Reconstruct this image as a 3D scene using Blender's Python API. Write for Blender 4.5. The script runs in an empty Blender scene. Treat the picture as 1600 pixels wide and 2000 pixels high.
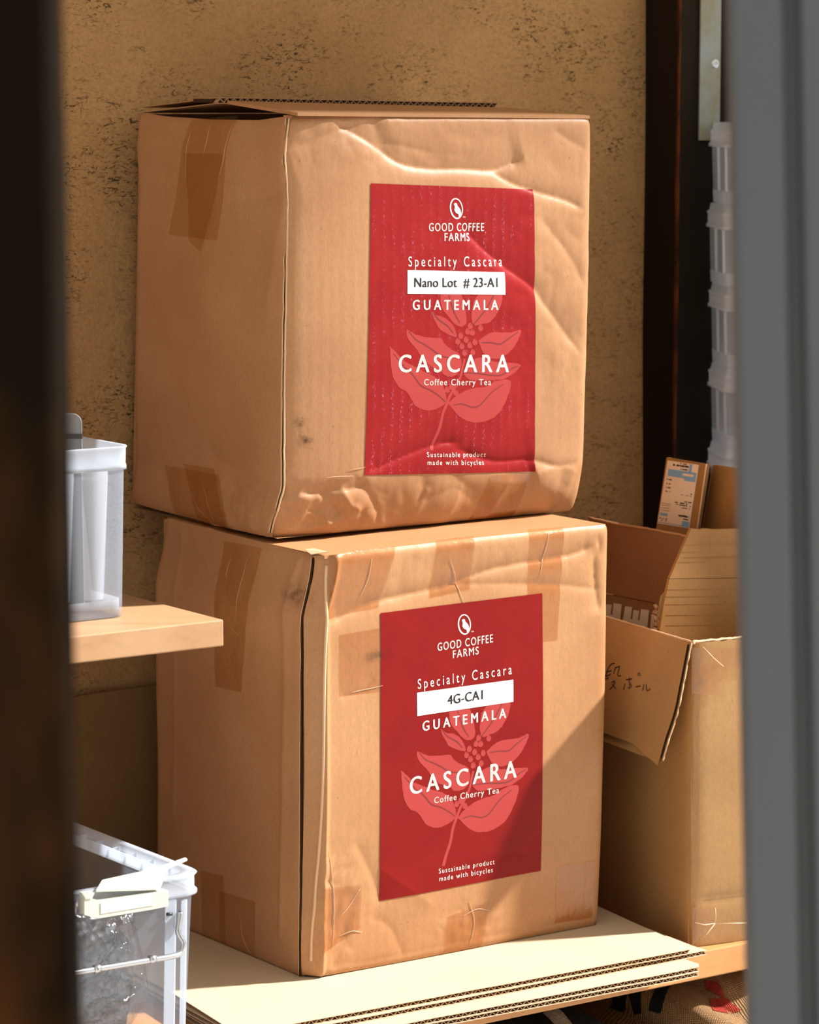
import bpy, bmesh, math, random
import numpy as np
from mathutils import Vector, noise

random.seed(4)
sc = bpy.context.scene

# ------------------------------------------------------------------ camera
F = 6200.0                       # focal length in pixels of the 1600 x 2000 frame
TH = math.atan(830.0 / F)        # the camera looks slightly down
CZ = 1.62
CAM = np.array([0.0, 0.0, CZ])
cam = bpy.data.cameras.new('camera')
cam.sensor_fit = 'VERTICAL'
cam.sensor_height = 36.0
cam.sensor_width = 28.8
cam.lens = F / 2000.0 * 36.0
cam.clip_start = 0.05
cam.dof.use_dof = True
cam.dof.focus_distance = 3.30
cam.dof.aperture_fstop = 9.0
camo = bpy.data.objects.new('camera', cam)
sc.collection.objects.link(camo)
camo.location = CAM
camo.rotation_euler = (math.pi / 2 - TH, 0, 0)
sc.camera = camo

# ------------------------------------------------------------------ place frame: A runs along the wall, N points out of it
A = np.array([8860.0, 6200.0, 0.0]); A /= np.linalg.norm(A)
N = np.array([A[1], -A[0], 0.0])
Z = np.array([0.0, 0.0, 1.0])


def ray(px, py):
    x = (px - 800) / F; y = -(py - 1000) / F
    return np.array([x, math.cos(TH) + y * math.sin(TH), -math.sin(TH) + y * math.cos(TH)])


def atY(px, py, Y):
    r = ray(px, py); return CAM + r * (Y / r[1])


def atZ(px, py, z):
    r = ray(px, py); return CAM + r * ((z - CZ) / r[2])


P0 = atY(600, 1918, 3.2)
P0[2] = 0.0                      # foot of the lower box's front corner


def on_plane(px, py, p, n):
    r = ray(px, py); return CAM + r * (((p - CAM) @ n) / (r @ n))


def W(s, d, z):
    return P0 + A * s + N * d + Z * z


def SD(p):
    q = p - P0; return q @ A, q @ N


# ------------------------------------------------------------------ light
sun_dir = -0.94 * A - 0.34 * N - math.tan(math.radians(39)) * Z
sun = bpy.data.lights.new('sun', 'SUN')
sun.energy = 12.0
sun.angle = math.radians(2.4)
sun.color = (1.0, 0.985, 0.96)
suno = bpy.data.objects.new('sun', sun)
sc.collection.objects.link(suno)
suno.location = (3, 1, 4)
suno.rotation_euler = Vector(sun_dir).to_track_quat('-Z', 'Y').to_euler()
world = bpy.data.worlds.new('world')
sc.world = world
world.use_nodes = True
bg = world.node_tree.nodes['Background']
bg.inputs[0].default_value = (1.0, 0.90, 0.78, 1)
bg.inputs[1].default_value = 1.05
sc.view_settings.view_transform = 'Standard'
sc.view_settings.look = 'None'
sc.view_settings.exposure = 0.0
sc.view_settings.gamma = 1.0
sc.view_settings.use_curve_mapping = False

COL = sc.collection


# ------------------------------------------------------------------ materials
def lin(r, g, b):
    f = lambda c: (c / 255 / 12.92) if c / 255 <= 0.04045 else ((c / 255 + 0.055) / 1.055) ** 2.4
    return (f(r), f(g), f(b), 1.0)


class MatB:
    def __init__(self, name):
        self.m = bpy.data.materials.new(name); self.m.use_nodes = True
        self.nt = self.m.node_tree; self.n = self.nt.nodes; self.l = self.nt.links
        self.b = self.n['Principled BSDF']; self.out = self.n['Material Output']
        self.tc = self.n.new('ShaderNodeTexCoord')

    def node(self, t, **kw):
        nd = self.n.new(t)
        for k, v in kw.items():
            setattr(nd, k, v)
        return nd

    def link(self, a, b): self.l.new(a, b)

    def coords(self, kind='Object', scale=(1, 1, 1), rot=(0, 0, 0)):
        mp = self.node('ShaderNodeMapping')
        mp.inputs['Scale'].default_value = scale; mp.inputs['Rotation'].default_value = rot
        self.link(self.tc.outputs[kind], mp.inputs['Vector'])
        return mp.outputs['Vector']

    def noise(self, vec, scale, detail=4, rough=0.6, dist=0.0):
        nz = self.node('ShaderNodeTexNoise')
        nz.inputs['Scale'].default_value = scale; nz.inputs['Detail'].default_value = detail
        nz.inputs['Roughness'].default_value = rough; nz.inputs['Distortion'].default_value = dist
        self.link(vec, nz.inputs['Vector'])
        return nz.outputs['Fac']

    def ramp(self, fac, stops):
        r = self.node('ShaderNodeValToRGB')
        while len(r.color_ramp.elements) < len(stops):
            r.color_ramp.elements.new(0.5)
        for e, (p, c) in zip(r.color_ramp.elements, stops):
            e.position = p; e.color = c
        self.link(fac, r.inputs[0])
        return r.outputs[0]

    def mix(self, fac, a, b, mode='MIX'):
        m = self.node('ShaderNodeMix', data_type='RGBA', blend_type=mode)
        for sock, v in ((m.inputs[0], fac), (m.inputs[6], a), (m.inputs[7], b)):
            if isinstance(v, (int, float, tuple)):
                sock.default_value = v
            else:
                self.link(v, sock)
        return m.outputs[2]

    def bump(self, h, strength, dist=0.001, prev=None):
        b = self.node('ShaderNodeBump')
        b.inputs['Strength'].default_value = strength; b.inputs['Distance'].default_value = dist
        self.link(h, b.inputs['Height'])
        if prev is not None:
            self.link(prev, b.inputs['Normal'])
        return b.outputs[0]

    def color(self, v):
        if isinstance(v, tuple): self.b.inputs['Base Color'].default_value = v
        else: self.link(v, self.b.inputs['Base Color'])

    def rough(self, v): self.b.inputs['Roughness'].default_value = v
    def normal(self, n): self.link(n, self.b.inputs['Normal'])


G = lambda v: (v, v, v, 1)


def cardboard(name, base, dark, rough=0.5, corr=0.13, spec=0.35):
    m = MatB(name)
    o = m.coords('Object')
    fib = m.noise(m.coords('Object', (1, 1, 0.35)), 420, 3, 0.7)
    blot = m.noise(o, 9, 4, 0.55)
    c = m.mix(m.ramp(blot, [(0.35, G(0)), (0.7, G(1))]), base, dark)
    c = m.mix(m.ramp(fib, [(0.35, G(0)), (0.75, G(0.35))]), c, tuple(x * 0.62 for x in dark[:3]) + (1,))
    specks = m.noise(o, 260, 2, 0.4)
    c = m.mix(m.ramp(specks, [(0.72, G(0)), (0.78, G(0.45))]), c, tuple(x * 0.3 for x in dark[:3]) + (1,))
    m.color(c)
    m.rough(rough)
    m.b.inputs['Specular IOR Level'].default_value = spec
    wv = m.node('ShaderNodeTexWave', wave_type='BANDS', bands_direction='X')
    wv.inputs['Scale'].default_value = 26; wv.inputs['Distortion'].default_value = 0.6
    wv.inputs['Detail'].default_value = 1; wv.inputs['Detail Scale'].default_value = 2
    m.link(m.tc.outputs['UV'], wv.inputs['Vector'])
    n1 = m.bump(wv.outputs['Fac'], corr, 0.0004)
    n2 = m.bump(fib, 0.25, 0.0003, n1)
    n3 = m.bump(m.noise(o, 60, 4, 0.6), 0.3, 0.0008, n2)
    m.normal(n3)
    return m.m


M = {}
M['kraft'] = cardboard('kraft_cardboard', (0.45, 0.235, 0.112, 1), (0.39, 0.19, 0.085, 1))
M['kraft_low'] = cardboard('kraft_cardboard_orange', (0.46, 0.235, 0.105, 1), (0.40, 0.19, 0.078, 1))
M['kraft_yellow'] = cardboard('kraft_cardboard_yellow', (0.40, 0.222, 0.088, 1), (0.35, 0.19, 0.072, 1), corr=0.05)
M['kraft_brown'] = cardboard('kraft_cardboard_brown', (0.215, 0.098, 0.04, 1), (0.18, 0.078, 0.03, 1), corr=0.05)
M['kraft_orange'] = cardboard('kraft_cardboard_ochre', (0.36, 0.175, 0.05, 1), (0.31, 0.145, 0.04, 1), corr=0.05)
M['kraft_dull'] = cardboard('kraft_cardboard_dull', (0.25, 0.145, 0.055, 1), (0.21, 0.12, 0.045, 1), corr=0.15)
M['sheet'] = cardboard('cardboard_sheet', (0.60, 0.47, 0.315, 1), (0.56, 0.43, 0.28, 1), corr=0.0, rough=0.7, spec=0.15)


def simple(name, col, rough=0.5, metal=0.0, spec=0.5, bump=None):
    m = MatB(name); m.color(col); m.rough(rough); m.b.inputs['Metallic'].default_value = metal
    m.b.inputs['Specular IOR Level'].default_value = spec
    if bump:
        o = m.coords('Object')
        m.normal(m.bump(m.noise(o, bump[0], 3), bump[1], 0.001))
    return m.m


M['edge'] = simple('torn_paper_edge', lin(214, 178, 140), 0.8, bump=(300, 0.4))
M['flute'] = simple('corrugated_flute', lin(176, 142, 106), 0.85, spec=0.1)
M['gap_shade'] = simple('cardboard_gap_shade', lin(60, 42, 28), 0.9, spec=0.0)  # dark filling that stands in for shade inside flutes and gaps
M['ink_black'] = simple('black_ink', lin(22, 20, 26), 0.6)
M['ink_blue'] = simple('pale_blue_ink', lin(120, 165, 205), 0.6)
M['print_white'] = simple('white_print', lin(240, 228, 220), 0.45)
M['sticker'] = simple('white_sticker', lin(236, 236, 234), 0.4, bump=(200, 0.05))
M['paper'] = simple('label_paper', lin(225, 205, 185), 0.6)
M['white_stencil'] = simple('white_stencil_ink', lin(190, 180, 170), 0.7)
M['steel'] = simple('brushed_steel', lin(190, 196, 204), 0.3, 1.0)
M['grey_plastic'] = simple('grey_plastic', lin(120, 122, 124), 0.35)
M['dark_plastic'] = simple('dark_plastic', lin(48, 48, 50), 0.4)
M['clip'] = simple('white_clip_plastic', lin(196, 198, 184), 0.35)


def label_red(name, worn, c1, c2):
    m = MatB(name)
    o = m.coords('Object')
    c = m.mix(m.ramp(m.noise(o, 25, 3), [(0.3, G(0)), (0.7, G(1))]), c1, c2)
    m.color(c)
    m.rough(0.45); m.b.inputs['Specular IOR Level'].default_value = 0.12
    if worn:
        # rubbed flecks where the flutes press through the print
        wv = m.node('ShaderNodeTexWave', wave_type='BANDS', bands_direction='X')
        wv.inputs['Scale'].default_value = 26; wv.inputs['Distortion'].default_value = 1.2
        m.link(m.tc.outputs['UV'], wv.inputs['Vector'])
        f1 = m.ramp(wv.outputs['Fac'], [(0.6, G(0)), (0.95, G(1))])
        f2 = m.ramp(m.noise(m.coords('UV', (1, 0.45, 1)), 620, 3, 0.8), [(0.55, G(0)), (0.68, G(1))])
        f3 = m.ramp(m.noise(m.coords('UV'), 16, 2), [(0.44, G(0)), (0.70, G(0.85))])
        fl = m.mix(1.0, m.mix(1.0, f1, f2, 'MULTIPLY'), f3, 'MULTIPLY')
        c = m.mix(fl, c, lin(214, 150, 190))
        m.color(c)
        n1 = m.bump(wv.outputs['Fac'], 0.12, 0.0005)
        m.normal(m.bump(m.noise(o, 70, 4), 0.35, 0.001, n1))
    else:
        m.normal(m.bump(m.noise(o, 70, 4), 0.25, 0.001))
    return m.m


M['label_worn'] = label_red('red_label_worn', True, (0.285, 0.013, 0.013, 1), (0.245, 0.009, 0.010, 1))
M['label_red'] = label_red('red_label', False, (0.225, 0.0075, 0.006, 1), (0.19, 0.006, 0.006, 1))
M['leaf_print'] = simple('pink_leaf_print', (0.38, 0.048, 0.046, 1), 0.45, spec=0.12)
M['vein_print'] = simple('dark_red_vein_print', (0.17, 0.007, 0.008, 1), 0.45)


def tape_mat(name, tint):
    m = MatB(name)
    tr = m.node('ShaderNodeBsdfTransparent'); tr.inputs[0].default_value = tint
    gl = m.node('ShaderNodeBsdfGlossy'); gl.inputs['Roughness'].default_value = 0.22
    gl.inputs[0].default_value = (0.9, 0.85, 0.78, 1)
    o = m.coords('Object', (1, 1, 0.4))
    b = m.bump(m.noise(o, 70, 4, 0.6, 0.6), 0.55, 0.0025)
    m.link(b, gl.inputs['Normal'])
    mx = m.node('ShaderNodeMixShader'); mx.inputs[0].default_value = 0.07
    m.link(tr.outputs[0], mx.inputs[1]); m.link(gl.outputs[0], mx.inputs[2])
    m.link(mx.outputs[0], m.out.inputs[0])
    return m.m


M['tape'] = tape_mat('brown_packing_tape', (0.885, 0.74, 0.55, 1))
M['tape_side'] = tape_mat('side_packing_tape', (0.935, 0.86, 0.75, 1))  # same tape with a lighter tint, used on the side panels
M['tape_highlight'] = simple('tape_crease_highlight', lin(215, 180, 145), 0.3)  # pale strands paint the highlights on the tape's wrinkles


def smudge_mat():
    m = MatB('dirt_smudge')
    o = m.coords('Object')
    tr = m.node('ShaderNodeBsdfTransparent')
    m.color(lin(45, 34, 28)); m.rough(0.9)
    uvd = m.node('ShaderNodeVectorMath', operation='DISTANCE')
    uvd.inputs[1].default_value = (0.5, 0.5, 0)
    m.link(m.tc.outputs['UV'], uvd.inputs[0])
    fall = m.ramp(uvd.outputs['Value'], [(0.0, G(1)), (0.48, G(0))])
    nz = m.ramp(m.noise(o, 130, 4, 0.7), [(0.42, G(0)), (0.7, G(0.85))])
    f = m.mix(1.0, fall, nz, 'MULTIPLY')
    mx = m.node('ShaderNodeMixShader')
    m.link(f, mx.inputs[0]); m.link(tr.outputs[0], mx.inputs[1]); m.link(m.b.outputs[0], mx.inputs[2])
    m.link(mx.outputs[0], m.out.inputs[0])
    return m.m


M['smudge'] = smudge_mat()


def translucent(name, col, clear, rough=0.3):
    m = MatB(name)
    m.color(col); m.rough(rough)
    tl = m.node('ShaderNodeBsdfTranslucent'); tl.inputs[0].default_value = col
    tr = m.node('ShaderNodeBsdfTransparent'); tr.inputs[0].default_value = (0.96, 0.98, 1, 1)
    a = m.node('ShaderNodeMixShader'); a.inputs[0].default_value = 0.45
    m.link(m.b.outputs[0], a.inputs[1]); m.link(tl.outputs[0], a.inputs[2])
    b = m.node('ShaderNodeMixShader'); b.inputs[0].default_value = clear
    m.link(a.outputs[0], b.inputs[1]); m.link(tr.outputs[0], b.inputs[2])
    m.link(b.outputs[0], m.out.inputs[0])
    return m.m


M['tub'] = translucent('translucent_tub_plastic', (0.62, 0.71, 0.84, 1), 0.76)
M['tub_rim'] = translucent('translucent_rim_plastic', (0.70, 0.77, 0.87, 1), 0.42)
M['tub_clear'] = translucent('clear_tub_plastic', (0.62, 0.71, 0.84, 1), 0.86)
M['tub_dim'] = translucent('clear_stack_plastic', (0.74, 0.83, 0.92, 1), 0.55)
M['tub_dim_rim'] = translucent('clear_stack_rim_plastic', (0.80, 0.86, 0.92, 1), 0.25)


def bag_mat():
    m = MatB('clear_bag_film')
    tr = m.node('ShaderNodeBsdfTransparent'); tr.inputs[0].default_value = (0.9, 0.9, 0.92, 1)
    gl = m.node('ShaderNodeBsdfGlossy'); gl.inputs['Roughness'].default_value = 0.12
    o = m.coords('Object')
    b = m.bump(m.noise(o, 38, 4, 0.55, 0.8), 0.9, 0.012)
    m.link(b, gl.inputs['Normal'])
    mx = m.node('ShaderNodeMixShader'); mx.inputs[0].default_value = 0.13
    m.link(tr.outputs[0], mx.inputs[1]); m.link(gl.outputs[0], mx.inputs[2])
    m.link(mx.outputs[0], m.out.inputs[0])
    return m.m


M['bag'] = bag_mat()


def chips_mat():
    m = MatB('dried_husks')
    o = m.coords('Object')
    v = m.node('ShaderNodeTexVoronoi'); v.inputs['Scale'].default_value = 120
    m.link(o, v.inputs['Vector'])
    m.color(m.ramp(v.outputs['Distance'], [(0.0, lin(70, 58, 52)), (0.45, lin(40, 33, 31)), (0.9, lin(14, 12, 12))]))
    m.rough(0.6)
    m.normal(m.bump(v.outputs['Distance'], 0.8, 0.004))
    return m.m


M['husks'] = chips_mat()


def plaster():
    m = MatB('earthen_plaster')
    o = m.coords('Object')
    big = m.noise(o, 3.2, 5, 0.6)
    c = m.mix(m.ramp(big, [(0.32, G(0)), (0.72, G(1))]), (0.50, 0.295, 0.125, 1), (0.36, 0.208, 0.085, 1))
    grain = m.noise(o, 240, 4, 0.7)
    c = m.mix(m.ramp(grain, [(0.42, G(0)), (0.8, G(0.5))]), c, (0.17, 0.105, 0.05, 1))
    # dark straw flecks in clusters
    patch = m.ramp(m.noise(o, 11, 4, 0.6), [(0.42, G(0.1)), (0.62, G(1))])
    hs = None
    for k, (rot, sc_) in enumerate((((0, 0.5, 0.3), 70), ((0.4, -0.7, 0.9), 95))):
        v = m.coords('Object', (1, 1, 2.6), rot)
        f = m.ramp(m.noise(v, sc_, 3, 0.65, 1.6), [(0.585, G(0)), (0.635, G(1))])
        f = m.mix(1.0, f, patch, 'MULTIPLY')
        c = m.mix(f, c, (0.055, 0.036, 0.020, 1))
        hs = f if hs is None else m.mix(1.0, hs, f, 'ADD')
    m.color(c); m.rough(0.92); m.b.inputs['Specular IOR Level'].default_value = 0.1
    n1 = m.bump(grain, 0.5, 0.0015)
    n2 = m.bump(m.noise(o, 45, 5, 0.65), 0.6, 0.004, n1)
    inv = m.node('ShaderNodeInvert'); m.link(hs, inv.inputs[1])
    m.normal(m.bump(inv.outputs[0], 0.4, 0.0015, n2))
    return m.m


M['plaster'] = plaster()


def wood(name, c1, c2, rough=0.5, scale=1.0, axis=(1, 1, 1), rot=0.0, spec=0.35):
    m = MatB(name)
    v = m.coords('Object', axis, (0, 0, rot))
    g = m.noise(v, 14 * scale, 6, 0.62, 0.5)
    g2 = m.noise(v, 60 * scale, 3, 0.6)
    c = m.mix(m.ramp(g, [(0.35, G(0)), (0.68, G(1))]), c1, c2)
    c = m.mix(m.ramp(g2, [(0.5, G(0)), (0.8, G(0.35))]), c, tuple(x * 0.6 for x in c2[:3]) + (1,))
    m.color(c); m.rough(rough); m.b.inputs['Specular IOR Level'].default_value = spec
    m.normal(m.bump(g2, 0.15, 0.0006))
    return m.m


ROTA = -math.atan2(A[1], A[0])
M['pine'] = wood('pine_board', (0.46, 0.275, 0.15, 1), (0.39, 0.215, 0.105, 1), 0.45, 1.0, (0.06, 1, 1.3), ROTA)
M['shelf_wood'] = wood('orange_shelf_board', (0.52, 0.255, 0.095, 1), (0.43, 0.19, 0.06, 1), 0.4, 1.0, (0.06, 1, 1.3), ROTA)
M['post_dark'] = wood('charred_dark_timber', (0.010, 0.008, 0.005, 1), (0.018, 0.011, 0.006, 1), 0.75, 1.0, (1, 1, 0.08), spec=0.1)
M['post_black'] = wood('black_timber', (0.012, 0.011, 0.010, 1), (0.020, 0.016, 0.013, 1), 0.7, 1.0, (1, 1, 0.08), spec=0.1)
M['worn_edge'] = wood('worn_orange_timber_edge', (0.012, 0.008, 0.005, 1), (0.16, 0.045, 0.012, 1), 0.8, 2.5, (1, 1, 0.35), spec=0.1)


def fore_post():
    m = MatB('dark_foreground_timber')
    v = m.coords('Object', (1, 1, 0.12))
    g = m.noise(v, 30, 5, 0.6)
    p = m.noise(m.coords('Object', (1, 1, 0.6)), 7, 3, 0.5)
    c = m.mix(m.ramp(p, [(0.42, G(0)), (0.60, G(1))]), (0.006, 0.004, 0.002, 1), (0.060, 0.022, 0.006, 1))  # brown blotches put warm bounce light into the dark wood's colour
    c = m.mix(m.ramp(g, [(0.4, G(0)), (0.7, G(0.6))]), c, (0.006, 0.004, 0.002, 1))
    m.color(c); m.rough(0.8); m.b.inputs['Specular IOR Level'].default_value = 0.03
    return m.m


M['fore_post'] = fore_post()


def door_paint():
    m = MatB('grey_door_paint')
    o = m.coords('Object', (1, 1, 0.35))
    c = m.mix(m.ramp(m.noise(o, 9, 4, 0.55), [(0.35, G(0)), (0.7, G(1))]), (0.072, 0.089, 0.108, 1), (0.082, 0.088, 0.095, 1))
    m.color(c); m.rough(0.5); m.b.inputs['Specular IOR Level'].default_value = 0.3
    return m.m


M['door'] = door_paint()
M['door_groove'] = simple('dark_door_groove', (0.030, 0.036, 0.042, 1), 0.6)


def galv():
    m = MatB('galvanised_steel')
    o = m.coords('Object', (1, 1, 0.5))
    c = m.mix(m.ramp(m.noise(o, 26, 4), [(0.38, G(0)), (0.62, G(1))]), lin(140, 150, 150), lin(132, 128, 98))
    m.color(c); m.rough(0.6); m.b.inputs['Metallic'].default_value = 0.2
    return m.m


M['galv'] = galv()


def burlap(name, c1, c2):
    m = MatB(name)
    outs = []
    for ax in ('X', 'Y'):
        w = m.node('ShaderNodeTexWave', wave_type='BANDS', bands_direction=ax)
        w.inputs['Scale'].default_value = 75; w.inputs['Distortion'].default_value = 1.5
        w.inputs['Detail'].default_value = 2; w.inputs['Detail Scale'].default_value = 1.5
        m.link(m.tc.outputs['UV'], w.inputs['Vector'])
        outs.append(w.outputs['Fac'])
    weave = m.mix(0.5, outs[0], outs[1])
    o = m.coords('Object')
    c = m.mix(m.ramp(weave, [(0.3, G(0)), (0.65, G(1))]), c2, c1)
    c = m.mix(m.ramp(m.noise(o, 160, 3), [(0.5, G(0)), (0.8, G(0.4))]), c, c2)
    m.color(c); m.rough(0.9); m.b.inputs['Specular IOR Level'].default_value = 0.1
    m.normal(m.bump(weave, 1.0, 0.003))
    return m.m


M['burlap'] = burlap('burlap_weave', (0.55, 0.33, 0.16, 1), (0.22, 0.115, 0.05, 1))
M['burlap_dark'] = burlap('black_printed_burlap', (0.035, 0.03, 0.028, 1), (0.012, 0.011, 0.010, 1))
M['burlap_black'] = burlap('black_ink_on_burlap', (0.030, 0.028, 0.028, 1), (0.010, 0.009, 0.009, 1))
M['burlap_red'] = burlap('red_ink_on_burlap', (0.55, 0.075, 0.045, 1), (0.33, 0.03, 0.02, 1))
M['burlap_white'] = burlap('white_ink_on_burlap', (0.62, 0.55, 0.46, 1), (0.4, 0.34, 0.26, 1))
M['concrete'] = simple('pale_concrete', (0.56, 0.53, 0.48, 1), 0.85, spec=0.2, bump=(40, 0.3))
M['roof_wood'] = wood('roof_boards', (0.42, 0.30, 0.18, 1), (0.34, 0.23, 0.13, 1), 0.8)


# ------------------------------------------------------------------ object helpers
def props(o, label=None, cat=None, group=None, kind=None):
    if label: o['label'] = label
    if cat: o['category'] = cat
    if group: o['group'] = group
    if kind: o['kind'] = kind
    return o


def thing(name, loc, label, cat, group=None):
    o = bpy.data.objects.new(name, None)
    o.empty_display_size = 0.05
    COL.objects.link(o)
    o.location = loc
    return props(o, label, cat, group)


def mesh(name, verts, faces, mat, parent=None, smooth=False, uv=None, origin=None, kind=None):
    """one mesh object; verts are world points, stored relative to the parent thing's base"""
    v = np.asarray([tuple(p) for p in verts], dtype=float)
    org = np.zeros(3)
    par = parent
    if par is not None:
        while par is not None:
            org = org + np.array(par.location); par = par.parent
        loc = np.zeros(3)
    else:
        loc = np.array(origin) if origin is not None else np.array([v[:, 0].mean(), v[:, 1].mean(), v[:, 2].min()])
        org = loc
    me = bpy.data.meshes.new(name)
    me.from_pydata([tuple(p) for p in (v - org)], [], [tuple(f) for f in faces])
    if mat is not None:
        me.materials.append(M[mat] if isinstance(mat, str) else mat)
    if uv is not None:
        l = me.uv_layers.new(name='UVMap')
        idx = np.empty(len(me.loops), dtype=np.int32)
        me.loops.foreach_get('vertex_index', idx)
        l.data.foreach_set('uv', np.asarray(uv, dtype=np.float32)[idx].ravel())
    if smooth:
        me.polygons.foreach_set('use_smooth', [True] * len(me.polygons))
    me.update()
    o = bpy.data.objects.new(name, me)
    COL.objects.link(o)
    o.location = loc
    if parent is not None:
        o.parent = parent
    if kind: o['kind'] = kind
    return o


BOXF = [(0, 3, 2, 1), (4, 5, 6, 7), (0, 1, 5, 4), (1, 2, 6, 5), (2, 3, 7, 6), (3, 0, 4, 7)]


def box_vf(s0, s1, d0, d1, z0, z1, frame=None):
    f = frame or W
    v = [f(s0, d0, z0), f(s1, d0, z0), f(s1, d1, z0), f(s0, d1, z0), f(s0, d0, z1), f(s1, d0, z1), f(s1, d1, z1), f(s0, d1, z1)]
    # W is right-handed with (s, -d, z); flip so that normals point outward
    return v, [tuple(reversed(q)) for q in BOXF]


def bevel(o, w=0.002, seg=2):
    b = o.modifiers.new('bevel', 'BEVEL'); b.width = w; b.segments = seg; b.limit_method = 'ANGLE'
    return o


def slab(name, poly, vec, mat, parent=None, kind=None, smooth=False):
    """prism: polygon of world points pushed by vec"""
    n = len(poly)
    v = [np.array(p) for p in poly] + [np.array(p) + np.array(vec) for p in poly]
    fc = [tuple(range(n)), tuple(range(2 * n - 1, n - 1, -1))]
    fc += [(i, i + n, (i + 1) % n + n, (i + 1) % n) for i in range(n)]
    o = mesh(name, v, fc, mat, parent, kind=kind)
    bm = bmesh.new(); bm.from_mesh(o.data); bmesh.ops.recalc_face_normals(bm, faces=bm.faces[:]); bm.to_mesh(o.data); bm.free()
    return o


def tube_vf(pts, r, seg=8, cap=True):
    pts = [np.array(p, dtype=float) for p in pts]
    verts, faces = [], []
    up = np.array([0.31, 0.2, 0.93])
    for i, p in enumerate(pts):
        t = pts[min(i + 1, len(pts) - 1)] - pts[max(i - 1, 0)]
        t /= np.linalg.norm(t) + 1e-12
        a = np.cross(t, up); a /= np.linalg.norm(a) + 1e-12
        b = np.cross(t, a)
        rr = r[i] if hasattr(r, '__len__') else r
        for k in range(seg):
            an = 2 * math.pi * k / seg
            verts.append(p + rr * (math.cos(an) * a + math.sin(an) * b))
    for i in range(len(pts) - 1):
        for k in range(seg):
            k2 = (k + 1) % seg
            faces.append((i * seg + k, i * seg + k2, (i + 1) * seg + k2, (i + 1) * seg + k))
    if cap:
        faces.append(tuple(range(seg - 1, -1, -1)))
        faces.append(tuple((len(pts) - 1) * seg + k for k in range(seg)))
    return verts, faces


def smooth_line(pts, n=8):
    """Catmull-Rom through points"""
    P = [np.array(p, dtype=float) for p in pts]
    P = [2 * P[0] - P[1]] + P + [2 * P[-1] - P[-2]]
    out = []
    for i in range(1, len(P) - 2):
        for k in range(n):
            t = k / n
            a, b, c, d = P[i - 1], P[i], P[i + 1], P[i + 2]
            out.append(0.5 * ((2 * b) + (-a + c) * t + (2 * a - 5 * b + 4 * c - d) * t * t + (-a + 3 * b - 3 * c + d) * t ** 3))
    out.append(P[-2])
    return out


def interp(tab):
    xs = [t[0] for t in tab]; ys = [t[1] for t in tab]
    return lambda x: np.interp(x, xs, ys)


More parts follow.
